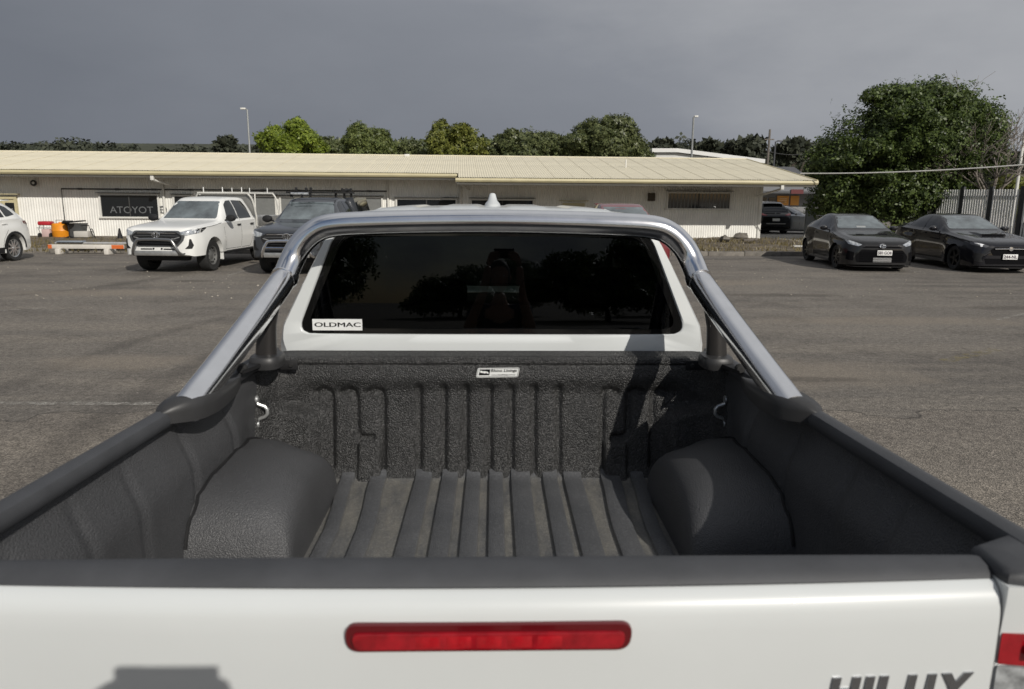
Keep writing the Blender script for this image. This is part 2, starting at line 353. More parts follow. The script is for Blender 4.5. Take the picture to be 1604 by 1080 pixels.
# ------------------------------------------------------------------ ground
def asphalt():
    M = bpy.data.materials.new('old_asphalt'); M.use_nodes = True; t = M.node_tree; p = t.nodes['Principled BSDF']; L = t.links
    g = t.nodes.new('ShaderNodeTexCoord'); s = t.nodes.new('ShaderNodeSeparateXYZ'); L.new(g.outputs['Object'], s.inputs[0])
    def noise(scale, det=6, rough=.6, stretch=None):
        n = t.nodes.new('ShaderNodeTexNoise'); n.inputs['Scale'].default_value = scale; n.inputs['Detail'].default_value = det; n.inputs['Roughness'].default_value = rough
        if stretch:
            mp_ = t.nodes.new('ShaderNodeMapping'); mp_.inputs['Scale'].default_value = stretch; L.new(g.outputs['Object'], mp_.inputs[0]); L.new(mp_.outputs[0], n.inputs['Vector'])
        else: L.new(g.outputs['Object'], n.inputs['Vector'])
        return n.outputs[0]
    def mth(op, a, b=None, c=None, cl=False):
        n = t.nodes.new('ShaderNodeMath'); n.operation = op; n.use_clamp = cl
        for i, v in enumerate((a, b, c)):
            if v is None: continue
            if isinstance(v, (int, float)): n.inputs[i].default_value = v
            else: L.new(v, n.inputs[i])
        return n.outputs[0]
    def mix(f, a, b, typ='MIX'):
        n = t.nodes.new('ShaderNodeMixRGB'); n.blend_type = typ
        for i, v in enumerate((f, a, b)):
            if isinstance(v, (int, float)): n.inputs[i].default_value = v
            elif isinstance(v, tuple): n.inputs[i].default_value = (*v, 1)
            else: L.new(v, n.inputs[i])
        return n.outputs[0]
    def rng(v, a, b, lo=0., hi=1.):
        n = t.nodes.new('ShaderNodeMapRange'); n.inputs[1].default_value = a; n.inputs[2].default_value = b; n.inputs[3].default_value = lo; n.inputs[4].default_value = hi; L.new(v, n.inputs[0]); return n.outputs[0]
    big = noise(.22, 5); mid = noise(.55, 8, .72); streak = noise(.8, 5, .6, (.25, 1.6, 1))
    vor = t.nodes.new('ShaderNodeTexVoronoi'); vor.inputs['Scale'].default_value = 105; L.new(g.outputs['Object'], vor.inputs['Vector'])
    cellv = t.nodes.new('ShaderNodeSeparateXYZ'); L.new(vor.outputs['Color'], cellv.inputs[0])
    col = mix(rng(big, .35, .65), (.128, .117, .105), (.194, .177, .156))
    col = mix(mth('MULTIPLY', rng(streak, .44, .64), .75), col, (.215, .193, .165))
    col = mix(mth('MULTIPLY', rng(mid, .50, .66), .60), col, (.082, .074, .067))
    # stripped, stony surface nearer the truck, with a ragged edge against the smoother seal
    edge = mth('ADD', mth('MULTIPLY', noise(.9, 4), 1.8), mth('MULTIPLY', noise(.25, 2), 2.0))
    d = mth('ADD', mth('SUBTRACT', 6.6, s.outputs[1]), mth('MULTIPLY', mth('SUBTRACT', edge, 2.0), 1.0))
    strip = rng(d, -.05, .05)
    crack = rng(mth('ABSOLUTE', d), 0., .035, 1., 0.)
    stone = mix(cellv.outputs[0], (.065, .060, .054), (.40, .355, .305))
    col = mix(mth('MULTIPLY', strip, .35), col, (.185, .162, .138))
    amt = mth('ADD', mth('MULTIPLY', strip, .35), .42)
    col = mix(amt, col, mix(.5, col, mix(1.0, stone, col, 'MIX'), 'MIX'))
    f1 = rng(noise(14, 6, .75), .36, .64, .70, 1.28); col = mix(1.0, col, f1, 'MULTIPLY'); f2 = rng(noise(55, 3, .7), .36, .64, .72, 1.26); col = mix(1.0, col, f2, 'MULTIPLY')
    # tyre scrub: two dark arcs left by a turning car, and a sandy wash with a damp stain at the right
    def arc(cx, cy, r, wd):
        dx = mth('SUBTRACT', s.outputs[0], cx); dy = mth('SUBTRACT', s.outputs[1], cy); q = mth('SQRT', mth('ADD', mth('MULTIPLY', dx, dx), mth('MULTIPLY', dy, dy)))
        return mth('MULTIPLY', rng(mth('ABSOLUTE', mth('SUBTRACT', q, r)), wd*.25, wd, 1., 0.), rng(noise(.45, 5, .65), .36, .60))
    def spot(cx, cy, rx_, ry_):
        dx = mth('DIVIDE', mth('SUBTRACT', s.outputs[0], cx), rx_); dy = mth('DIVIDE', mth('SUBTRACT', s.outputs[1], cy), ry_); q = mth('SQRT', mth('ADD', mth('MULTIPLY', dx, dx), mth('MULTIPLY', dy, dy)))
        return rng(mth('ADD', q, mth('MULTIPLY', mth('SUBTRACT', noise(1.6, 6, .7), .5), 1.6)), .45, 1.05, 1., 0.)
    for a_ in ((11.43, 7.25, 14.8, .22), (11.7, 6.85, 16.5, .20), (14.5, 4.0, 9.0, .2), (-13, 17.5, 5.5, .25)): col = mix(mth('MULTIPLY', arc(*a_), .55), col, (.075, .068, .062))
    for a_ in ((3.5, 7.75, 1.5, .75), (6.4, 11.2, 2.6, .5), (4.6, 16.3, 2.8, .7), (-7.5, 14.2, 2.2, .6), (-4.2, 8.2, 1.1, .5)): col = mix(mth('MULTIPLY', spot(*a_), .55), col, (.235, .203, .165))
    for a_ in ((3.35, 7.45, .75, .16), (-8.2, 9.6, 1.6, .35), (9.2, 12.6, 1.2, .35), (5.6, 14.2, 1.4, .3), (-6.6, 16.2, .6, .3)): col = mix(mth('MULTIPLY', spot(*a_), .60), col, (.075, .066, .058))
    spk = mix(1.0, col, mix(cellv.outputs[0], (.42, .42, .42), (1.75, 1.72, 1.66)), 'MULTIPLY')
    col = mix(mth('ADD', mth('MULTIPLY', strip, .22), .45), col, spk)
    col = mix(mth('MULTIPLY', crack, .7), col, (.03, .028, .026))
    # pale grit scattered about
    v2 = t.nodes.new('ShaderNodeTexVoronoi'); v2.inputs['Scale'].default_value = 7; L.new(g.outputs['Object'], v2.inputs['Vector'])
    grit = mth('MULTIPLY', rng(v2.outputs['Distance'], .05, .10, 1, 0), rng(noise(.5, 3), .52, .62))
    col = mix(mth('MULTIPLY', grit, .7), col, (.42, .38, .32))
    L.new(col, p.inputs['Base Color']); p.inputs['Roughness'].default_value = .88; p.inputs['Specular IOR Level'].default_value = .3
    b = t.nodes.new('ShaderNodeBump'); b.inputs['Strength'].default_value = .9; b.inputs['Distance'].default_value = .006; L.new(vor.outputs['Distance'], b.inputs['Height'])
    inv = t.nodes.new('ShaderNodeMath'); L.new(b.outputs[0], p.inputs['Normal']); t.nodes.remove(inv)
    return M
G = MB()
xs = [-900, -60, -30, -12, -4, 0, 4, 12, 30, 60, 900]; ys = [-900, -60, -20, 0, 3, 6, 10, 14, 18, 23.75, 60, 1500]
G.add([(a, b, 0) for a in xs for b in ys], [(i*len(ys)+j, (i+1)*len(ys)+j, (i+1)*len(ys)+j+1, i*len(ys)+j+1) for i in range(len(xs)-1) for j in range(len(ys)-1)])
tag(G.build('ground', asphalt()), kind='structure')

VERGE = mat('dry_verge', (.13, .105, .078), .95, var=.35, vscale=2.2, vdetail=9, col2=(.22, .185, .135), bump=.8, bscale=40, bdist=.05)
KERB = mat('kerb_concrete', (.17, .155, .135), .85, var=.3, vscale=6, vdetail=8, bump=.4, bscale=90)
CONC = mat('pale_concrete', (.33, .31, .275), .85, var=.15, vscale=3, vdetail=8, bump=.2, bscale=60)
random.seed(4)
vg = MB()
def vh(u, v):
    x_ = -45+u*57.5; y_ = 24.05+v*9.5
    return (x_, y_, .095+.035*math.sin(x_*1.7)*math.sin(y_*1.3)+.03*math.sin(x_*.6+y_))
vg.grid(120, 24, vh); tag(vg.build('verge', VERGE), kind='structure')
# kerb stones along the edge of the verge
KB = MB(); KB.box((0, 0, 0), (1.19, .17, .26), bev=.025); kme = KB.mesh('kerb_stone', KERB)
kroot = tag(thing('kerb', None, None, (0, 23.95, 0)), kind='structure')
for i in range(47):
    o = link('kerb_stone', kme, kroot); o.location = (-44+i*1.2, random.uniform(-.008, .008)+ (0 if i < 45 else .03), .015+random.uniform(-.008, .006)); o.rotation_euler.z = random.uniform(-.006, .006)
pv = MB().box((14.5, 36.0, .02), (32, 23.6, .04)); tag(pv.build('concrete_yard', CONC), kind='structure').location.z = -.008
pv2 = MB().add([(12.5, 24.04, .006), (40, 24.04, .006), (40, 30, .006), (12.5, 30, .006)], [(0, 1, 2, 3)]); 
tag(pv2.build('dirt_strip', VERGE), kind='structure').location.z = .04

def worn_paint(name, col, keep):
    M = bpy.data.materials.new(name); M.use_nodes = True; t = M.node_tree; p = t.nodes['Principled BSDF']; L = t.links
    g = t.nodes.new('ShaderNodeTexCoord'); n = t.nodes.new('ShaderNodeTexNoise'); n.inputs['Scale'].default_value = 9; n.inputs['Detail'].default_value = 9; n.inputs['Roughness'].default_value = .8; L.new(g.outputs['Object'], n.inputs['Vector'])
    r = t.nodes.new('ShaderNodeMapRange'); r.inputs[1].default_value = keep-.06; r.inputs[2].default_value = keep+.10; r.inputs[4].default_value = .75; L.new(n.outputs[0], r.inputs[0]); L.new(r.outputs[0], p.inputs['Alpha'])
    p.inputs['Base Color'].default_value = (*col, 1); p.inputs['Roughness'].default_value = .8; return M
PW = worn_paint('worn_white_paint', (.42, .40, .36), .50); PWF = worn_paint('faded_white_paint', (.38, .36, .32), .49); PY = worn_paint('faded_yellow_paint', (.30, .25, .11), .54)
def line(a, b, wd, m_, nm='parking_line'):
    a = Vector(a); b = Vector(b); d = (b-a).normalized(); n = Vector((-d.y, d.x, 0))*wd/2; k = 12
    mb = MB(); vs = []
    for i in range(k+1): q = a.lerp(b, i/k); vs += [q+n+Vector((0, 0, .004)), q-n+Vector((0, 0, .004))]
    mb.add(vs, [(2*i, 2*i+1, 2*i+3, 2*i+2) for i in range(k)])
    tag(mb.build(nm, m_), kind='structure')
line((-6.2, 17.2, 0), (-6.2, 18.9, 0), .09, PW); line((-6.2, 19.2, 0), (-6.2, 22.8, 0), .09, PWF)
line((-9.2, 6.56, 0), (-2.3, 6.52, 0), .10, PW)
line((-9.0, 11.2, 0), (-7.4, 12.3, 0), .09, PW); line((-8.9, 17.4, 0), (-8.9, 22.6, 0), .09, PWF); line((-3.4, 17.4, 0), (-3.4, 22.6, 0), .09, PWF)
line(at_z(1480, 566), at_z(1560, 548), .16, PY); line(at_z(1560, 502), at_z(1604, 492), .08, PWF); line((11.1, 18.5, 0), (11.2, 23.0, 0), .09, PWF)
line((1.3, 18, 0), (1.35, 22.8, 0), .09, PWF)

# ------------------------------------------------------------------ long corrugated office building
BA = R(2.5); BO = Vector((11.8, 32.7, 0)); be = Vector((math.cos(BA), math.sin(BA), 0)); bn = Vector((-math.sin(BA), math.cos(BA), 0))
def wl(px, py, dy=0.):
    d = ray(px, py); o_ = Vector((0, 0, CAM_Z)) - BO; t_ = (dy - o_.dot(bn))/d.dot(bn); P = o_ + d*t_
    return P.dot(be), P.z
CORW = mat('cream_wall_sheet', (.80, .79, .745), .5, var=.10, vscale=1.2, vdetail=8)
CORR = mat('cream_roof_sheet', (.72, .66, .50), .48, var=.08, vscale=.8, vdetail=8)
FASC = mat('fascia_cream', (.52, .465, .29), .5, var=.08, vscale=2)
SOFF = mat('soffit_grey', (.40, .38, .34), .7, var=.1, vscale=2)
FRAME = mat('window_frame_white', (.66, .65, .61), .5)
PANE = mat('office_glass', (.012, .014, .016), .05, ior=1.5, spec=.5)
BLIND = mat('blind_grey', (.16, .165, .16), .6, var=.1)
PIPE = mat('dark_pipe', (.05, .05, .048), .6)
bld = thing('office_building', 'long low cream building clad in corrugated metal, facing the far kerb of the car park', 'building', BO, BA)
XL = -40.
# wall sheets (each sheet a part; sinus corrugation)
def corr_mesh(width, pitch, amp, h, name, m_, z0=0.):
    mb = MB(); k = int(round(width/pitch))*6; vs = []
    for i in range(k+1):
        x_ = width*i/k; y_ = -amp*(.5+.5*math.cos(2*math.pi*x_/pitch)); vs += [(x_, y_, z0), (x_, y_, z0+h)]
    mb.add(vs, [(2*i, 2*i+2, 2*i+3, 2*i+1) for i in range(k)]); return mb.mesh(name, m_, 60)
WH = 2.86
wsh = corr_mesh(1.56, .104, .022, WH, 'wall_sheet', CORW)
for i in range(26):
    o = link('wall_sheet', wsh, bld); o.location = (-1.56*(i+1), -.002*(i % 2), .06)
wsd = corr_mesh(1.56, .104, .022, WH-.1, 'side_sheet', CORW)
for i in range(5):
    o = link('side_sheet', wsd, bld); o.rotation_euler.z = R(90); o.location = (.0, .02+1.56*i, .06)
MB().box((-.03, -.035, 1.44), (.14, .06, 2.86), bev=.01).build('corner_trim', CORW, bld, off=(0, 0, 0))
MB().box((-20, -.02, .05), (40, .12, .14)).build('base_slab', CONC, bld, off=(0, 0, 0))
# roof: one pitch, eave 1.3 m out on the left half and 2.5 m on the right half
SL = .155; SPLIT, _ = wl(716, 280, -1.9); EL, ER = -1.27, -2.5; RIDGE = 5.35; ZE = lambda y_: 2.92 + SL*y_ 
def zroof(y_): return 2.955 + SL*y_
def roof_sheet(y0, w_, name):
    mb = MB(); pitch = .0975; k = int(round(w_/pitch))*5; vs = []
    for i in range(k+1):
        x_ = w_*i/k; a_ = .020*(.5+.5*math.cos(2*math.pi*x_/pitch)); vs += [(x_, y0, zroof(y0)+a_), (x_, RIDGE, zroof(RIDGE)+a_)]
    mb.add(vs, [(2*i, 2*i+2, 2*i+3, 2*i+1) for i in range(k)]); return mb.mesh(name, CORR, 60)
RX1 = 1.25
ra = roof_sheet(ER, .78, 'roof_sheet'); rb = roof_sheet(EL, .78, 'roof_sheet')
x_ = RX1-.78; i = 0
while x_ > XL:
    o = link('roof_sheet', ra if x_+.3 > SPLIT else rb, bld); o.location = (x_, 0, .003*(i % 2)); x_ -= .765; i += 1
mb = MB(); mb.prism([(RIDGE, zroof(RIDGE)+.02), (RIDGE+.35, zroof(RIDGE)-.01), (RIDGE+6, zroof(RIDGE)-.9), (RIDGE+6, zroof(RIDGE)-1), (RIDGE, zroof(RIDGE)-.06)], XL, RX1, 'x'); mb.build('rear_roof', CORR, bld, off=(0, 0, 0))
MB().tube([(XL, RIDGE, zroof(RIDGE)+.01), (RX1, RIDGE, zroof(RIDGE)+.01)], .07, 10, flat=(.5, 1.6)).build('ridge_cap', CORR, bld, off=(0, 0, 0))
def gutter(x0, x1, y_):
    z = zroof(y_); mb = MB(); mb.prism([(y_-.13, z-.015), (y_-.145, z-.10), (y_-.10, z-.165), (y_+.02, z-.165), (y_+.02, z-.015)], x0, x1, 'x'); mb.build('gutter', FASC, bld, off=(0, 0, 0))
    MB().box(((x0+x1)/2, y_+.06, z-.215), (x1-x0-.1, .03, .09)).build('soffit_edge', FRAME, bld, off=(0, 0, 0))
    MB().box(((x0+x1)/2, (y_+.05)/2, z-.185), (x1-x0-.12, -y_-.04, .02)).build('soffit', SOFF, bld, off=(0, 0, 0))
gutter(XL, SPLIT, EL); gutter(SPLIT-.06, RX1, ER)
MB().prism([(ER-.02, zroof(ER)+.03), (RIDGE, zroof(RIDGE)+.035), (RIDGE, zroof(RIDGE)-.14), (ER-.02, zroof(ER)-.15)], RX1-.02, RX1+.03, 'x').build('barge_board', FASC, bld, off=(0, 0, 0))
MB().prism([(.02, 2.7), (.02, zroof(0)-.06), (RIDGE, zroof(RIDGE)-.08), (RIDGE+5.9, zroof(RIDGE)-1.0), (RIDGE+5.9, 2.7)], -.06, -.02, 'x').build('gable_infill', CORW, bld, off=(0, 0, 0))
# gutter outlets / rainwater heads
for gx, gy in ((238, EL), (716, EL+.05), (1226, ER)):
    x_, z_ = wl(gx, 283 if gx > 800 else 276, gy)
    MB().box((x_, gy+.02, zroof(gy)-.26), (.13, .13, .22), bev=.01).tube([(x_, gy+.03, zroof(gy)-.34), (x_+.5 if gx < 800 else x_, -.1, zroof(gy)-.62)], .045, 8).build('rainwater_head', FRAME, bld, off=(0, 0, 0))
x_, _ = wl(258, 330, -.08); MB().tube([(x_, -.08, .1), (x_, -.08, 2.35)], .05, 8).build('downpipe', FRAME, bld, off=(0, 0, 0))
x_, _ = wl(721, 330, -.08); MB().tube([(x_, -.08, .1), (x_, -.08, 2.3)], .05, 8).build('downpipe', FRAME, bld, off=(0, 0, 0))
x_, _ = wl(608, 330, -.08); MB().tube([(x_, -.08, .1), (x_, -.08, 2.45)], .04, 8).build('downpipe', FRAME, bld, off=(0, 0, 0))
# conduit along the wall
x0, z0 = wl(96, 296, -.05); x1, z1 = wl(606, 300, -.05)
mb = MB().tube([(x0, -.05, .1), (x0, -.05, z0), (x1, -.05, z1), (x1, -.05, 1.3)], .028, 8)
for k in range(9): q = (k+.5)/9; mb.box((x0+(x1-x0)*q, -.05, z0+(z1-z0)*q), (.16, .06, .075))
mb.build('conduit', PIPE, bld, off=(0, 0, 0))
# a step lower plain band between soffit and lit wall on the left half
def window(p0, p1, mull=0, blind=None, vert=0, dark=PANE):
    (x0, z1), (x1, z0) = wl(p0[0], p0[1], -.05), wl(p1[0], p1[1], -.05)
    w_ = x1-x0; h_ = z1-z0; cx = (x0+x1)/2; cz = (z0+z1)/2; f = MB(); t_ = .07
    f.box((cx, -.055, z1+t_/2), (w_+2*t_, .07, t_)); f.box((cx, -.065, z0-t_/2), (w_+2*t_+.1, .10, t_)); f.box((x0-t_/2, -.055, cz), (t_, .066, h_)); f.box((x1+t_/2, -.055, cz), (t_, .066, h_))
    for k in range(mull): g_ = MB().box((x0+w_*(k+1)/(mull+1), -.052, cz), (.04, .04, h_)).build('mullion', PIPE, bld, off=(0, 0, 0))
    fr_ = f.build('window', FRAME, bld, off=(0, 0, 0))
    MB().box((cx, -.038, cz), (w_, .012, h_)).build('pane', dark, fr_, off=(0, 0, 0))
    MB().box((cx, -.12, z1+.10), (w_+.25, .20, .02)).build('hood', PIPE, fr_, off=(0, 0, 0))
    return fr_, x0, x1, z0, z1
win, x0, x1, z0, z1 = window((157, 306), (249, 340), 1)
SIGN = mat('window_lettering', (.125, .13, .135), .6)
# lettering on the inside of the glass reads backwards from the car park
text_mb('TOYOTA', 1.75, .28, (x0+.32+1.75, -.046, z0+.14), (-1, 0, 0), (0, 0, 1), -.002).build('window_lettering', SIGN, win, off=(0, 0, 0))
mb = MB()
for (a, b_) in ((.34, .22), (.12, .22), (.27, .10)):
    mb.tube([(x0+2.45+a*.5*math.cos(q*math.pi/12), -.047, z0+.30+b_*.62*math.sin(q*math.pi/12)+(.06 if a == .27 else 0)) for q in range(24)], .016, 5, closed=True)
mb.build('window_emblem', SIGN, win, off=(0, 0, 0))
window((273, 308), (300, 342)); 
w2, x0, x1, z0, z1 = window((392, 309), (432, 341), 0, dark=BLIND)
window((440, 310), (598, 342), 2, dark=BLIND)
window((622, 313), (714, 345), 1)
window((739, 314), (834, 345), 1)
w3, x0, x1, z0, z1 = window((1047, 303), (1142, 327), 1)
random.seed(8)
for k in range(17):
    xx = x0+.1+(x1-x0-.2)*k/16; MB().box((xx, -.047, (z0+z1)/2), (.045, .004, (z1-z0)*.96), rz=0).build('blind_slat', BLIND, w3, off=(0, 0, 0))
# doors
def door(px0, px1, pyt):
    x0, z1 = wl(px0, pyt, -.05); x1, _ = wl(px1, pyt, -.05); f = MB(); h_ = z1-.2
    f.box((x0-.05, -.05, .2+h_/2), (.1, .08, h_)); f.box((x1+.05, -.05, .2+h_/2), (.1, .08, h_)); f.box(((x0+x1)/2, -.055, z1+.05), (x1-x0+.2, .085, .1)); f.box(((x0+x1)/2, -.14, z1+.2), (x1-x0+.5, .22, .03))
    d = MB().box(((x0+x1)/2, -.03, .2+h_/2), (x1-x0, .04, h_)).build('door', FASC, bld, off=(0, 0, 0)); f.build('door_frame', FASC, d, off=(0, 0, 0))
    MB().box(((x0+x1)/2+.05, -.055, z1-.45), ((x1-x0)*.8, .012, .6)).build('door_pane', PANE, d, off=(0, 0, 0)); MB().box((x1-.1, -.09, 1.15), (.04, .08, .14), bev=.01).build('handle', ALLOY, d, off=(0, 0, 0))
door(885, 912, 322); door(3, 22, 312)
# alarm speaker and meter box
x_, z_ = wl(54, 287, -.1); mb = MB().lathe([(0, -.16), (.09, -.17), (.12, -.2), (.13, -.17), (.09, -.08), (.05, 0)], 18, 'y', (x_, 0, z_)); mb.build('wall_speaker', PIPE, bld, off=(0, 0, 0))
MB().lathe([(0, -.215), (.05, -.205), (.052, -.18)], 14, 'y', (x_, 0, z_)).build('speaker_centre', FRAME, bld, off=(0, 0, 0))
x_, z_ = wl(1021, 309, -.15); MB().box((x_, -.1, z_), (.30, .2, .34), bev=.03).build('wall_box', mat('box_brown', (.06, .045, .03), .6), bld, off=(0, 0, 0))
for vx, vy in ((980, 262),):
    x_, z_ = wl(vx, 266, 1.2); MB().tube([(x_, 1.2, zroof(1.2)-.02), (x_, 1.2, zroof(1.2)+.36)], .035, 8).build('roof_vent_pipe', FRAME, bld, off=(0, 0, 0))
random.seed(21)
MB().box((-15.8, 4.9, zroof(4.9)+.05), (.25, .2, .12), bev=.02).build('roof_flashing', FRAME, bld, off=(0, 0, 0))

# ------------------------------------------------------------------ buildings beyond
def shed(name, label, p0, p1, y_, dep, zg, pitch, wall, roof, group=None, cat='building', ribs=True, open_front=False):
    """gabled shed whose long side faces us: p0,p1 = pixel x of its ends, zg gutter height, pitch rise"""
    a = at_y(p0, 300, y_).x; b_ = at_y(p1, 300, y_).x; t = thing(name, label, cat, ((a+b_)/2, y_+dep/2, 0), 0, group); L_ = b_-a
    MB().box((0, 0, zg/2), (L_, dep, zg)).build('wall', wall, t, off=(0, 0, 0))
    mb = MB(); k = max(4, int(L_/.8))
    for s_ in (-1, 1):
        vs = []
        for i in range(k*4+1):
            xx = -L_/2-.3+(L_+.6)*i/(k*4); dz = .03 if i % 4 == 0 else 0; vs += [(xx, s_*(dep/2+.4), zg-.05+dz), (xx, 0, zg+pitch+dz)]
        mb.add(vs, [(2*i, 2*i+2, 2*i+3, 2*i+1) for i in range(k*4)])
    mb.build('roof', roof, t, off=(0, 0, 0))
    MB().prism([(-dep/2-.38, zg-.08), (0, zg+pitch-.02), (dep/2+.38, zg-.08)], -L_/2, L_/2, 'x').build('gable', wall, t, off=(0, 0, 0))
    return t
ROOFW = mat('white_roof_sheet', (.68, .68, .66), .5, var=.05, vscale=1); ROOFG = mat('grey_roof_sheet', (.30, .31, .32), .55, var=.1, vscale=1); ROOFD = mat('dark_roof', (.075, .075, .08), .6, var=.15, vscale=2)
WALLG = mat('grey_cladding', (.21, .21, .215), .6, var=.06); CHAR = mat('charcoal_panel', (.060, .062, .068), .5, var=.06); ORANGE = mat('orange_sign', (.75, .33, .055), .5, var=.05, vscale=2)
# white warehouse whose low gable shows above the office roof at right
def ypz(px, py, y_): return at_y(px, py, y_)
yb = 56.
pts = [ypz(1012, 262, yb), ypz(1020, 240, yb), ypz(1060, 240, yb), ypz(1196, 257, yb), ypz(1200, 266, yb)]
wh = thing('warehouse', 'white warehouse roof end rising just above the office roof, right of the tallest middle tree', 'building', ((pts[0].x+pts[-1].x)/2, yb, 0))
WOFF = wh.location.copy()
poly = [(p.x, p.z) for p in pts]; poly = [(poly[0][0], .0)] + poly + [(poly[-1][0], .0)]
MB().prism(poly, yb, yb+20, 'y').build('wall', mat('white_cladding', (.60, .60, .58), .6, var=.05, vscale=1.5), wh)
mb = MB(); rp = [(p.x, p.z) for p in pts[1:4]]; rr = [(x_, z_+.04) for x_, z_ in rp] + [(x_, z_+.32) for x_, z_ in rp[::-1]]
mb.prism(rr, yb-.3, yb+20.3, 'y'); mb.build('roof', ROOFW, wh)
mb = MB()
for k in range(40): x_ = pts[1].x+.2+k*(pts[3].x-pts[1].x-.4)/39; mb.box((x_, yb-.03, 2), (.07, .05, 4+.0*k))
tag(mb.build('cladding_rib', FRAME, wh), kind='stuff')
c = ypz(1100, 247, 50); WOFF = Vector((0, 0, 0))
t = thing('roof_sign', 'small yellow box on a post, showing above the white warehouse roof', 'sign', (c.x, 58, 0)); cz = at_y(1100, 242, 58).z
MB().box((0, 0, cz), (.55, .3, .5), bev=.03).build('sign_box', mat('yellow_panel', (.62, .42, .04), .5), t, off=(0, 0, 0)); MB().tube([(0, .0, 0), (0, 0, cz-.2)], .08, 8).build('post', PIPE, t, off=(0, 0, 0))
shed('warehouse', 'grey warehouse roof seen above the office roof at the far left', -60, 62, 60, 12, at_y(40, 243, 60).z-.3, .55, WALLG, ROOFG)
shed('house', 'dark roofed house behind the street lamps, right of the white warehouse', 1206, 1256, 78, 7, at_y(1230, 275, 78).z, 1.0, FRAME, ROOFD)
# shop with charcoal parapet and orange signs
ys_ = 52.
a = at_y(1180, 300, ys_); b_ = at_y(1300, 300, ys_); ztop = at_y(1230, 283, ys_).z
shop = thing('shop', 'low charcoal shop with two orange wall signs beyond the right end of the office', 'shop', ((a.x+b_.x)/2, ys_, 0)); WOFF = shop.location.copy()
MB().box(((a.x+b_.x)/2, ys_+4, ztop/2), (b_.x-a.x, 8, ztop)).build('wall', WALLG, shop)
zc = at_y(1230, 303, ys_).z; MB().box(((a.x+b_.x)/2, ys_-.7, (zc+ztop)/2), (b_.x-a.x+.4, 1.3, ztop-zc+.06)).build('parapet', mat('parapet_grey', (.16, .165, .18), .6), shop)
z2 = at_y(1230, 296, ys_).z; MB().box(((a.x+b_.x)/2, ys_-1.36, zc+.05), (b_.x-a.x+.4, .05, .14)).build('parapet_trim', CHAR, shop)
for i, (p0, p1) in enumerate(((1218, 1235), (1239, 1251))):
    q0 = at_y(p0, 307, ys_-.1); q1 = at_y(p1, 322, ys_-.1)
    s_ = MB().box(((q0.x+q1.x)/2, ys_-.06, (q0.z+q1.z)/2), (q1.x-q0.x, .08, q0.z-q1.z)).build('wall_sign', ORANGE, shop)
    if i == 0:
        mb = MB()
        for k in range(3): mb.box(((q0.x+q1.x)/2, ys_-.11, q0.z-.18-.13*k), ((q1.x-q0.x)*.62, .012, .05))
        mb.build('sign_print', mat('sign_pale', (.80, .55, .30), .5), s_)
q0 = at_y(1240, 297, ys_-1.5); q1 = at_y(1259, 304, ys_-1.5); s_ = MB().box(((q0.x+q1.x)/2, ys_-1.42, (q0.z+q1.z)/2), (q1.x-q0.x, .05, q0.z-q1.z)).build('fascia_sign', mat('sign_dark_red', (.10, .012, .015), .5), shop)
for p0, p1 in ((1192, 1199), (1204, 1213)):
    q0 = at_y(p0, 310, ys_); q1 = at_y(p1, 332, ys_); MB().box(((q0.x+q1.x)/2, ys_-.03, (q0.z+q1.z)/2), (q1.x-q0.x, .06, q0.z-q1.z)).build('window', PANE, shop)
WOFF = Vector((0, 0, 0))

# ------------------------------------------------------------------ fences
GALV = mat('galvanised', (.30, .31, .31), .5, metal=.5, var=.1)
def wire_fence():
    y_ = 44.; a = at_y(1184, 330, y_).x; b_ = at_y(1262, 330, y_).x; t = thing('wire_fence', 'galvanised wire fence behind the black wagon, with teal cloth at its left end', 'fence', ((a+b_)/2, y_, 0))
    zt = at_y(1220, 325, y_).z; L_ = b_-a
    for k in range(5): MB().tube([(-L_/2+L_*k/4, 0, 0), (-L_/2+L_*k/4, 0, zt)], .035, 6).build('post', GALV, t, off=(0, 0, 0))
    for z in (zt, zt*.5, .1): MB().tube([(-L_/2, 0, z), (L_/2, 0, z)], .025, 6).build('rail', GALV, t, off=(0, 0, 0))
    mb = MB(); k = int(L_/.11)
    for i in range(k):
        x_ = -L_/2+i*.11
        for s_ in (-1, 1):
            x2 = max(-L_/2, min(L_/2, x_+s_*zt)); h_ = abs(x2-x_); mb.tube([(x_, 0, 0.05), (x2, 0, .05+h_*.97)], .006, 3, caps=False)
    tag(mb.build('mesh_wire', GALV, t, off=(0, 0, 0)), kind='stuff')
    MB().box((-L_/2+.5, .06, zt*.55), (1.0, .01, zt*.9)).build('shade_cloth', mat('teal_cloth', (.10, .20, .20), .8, var=.2), t, off=(0, 0, 0))
wire_fence()
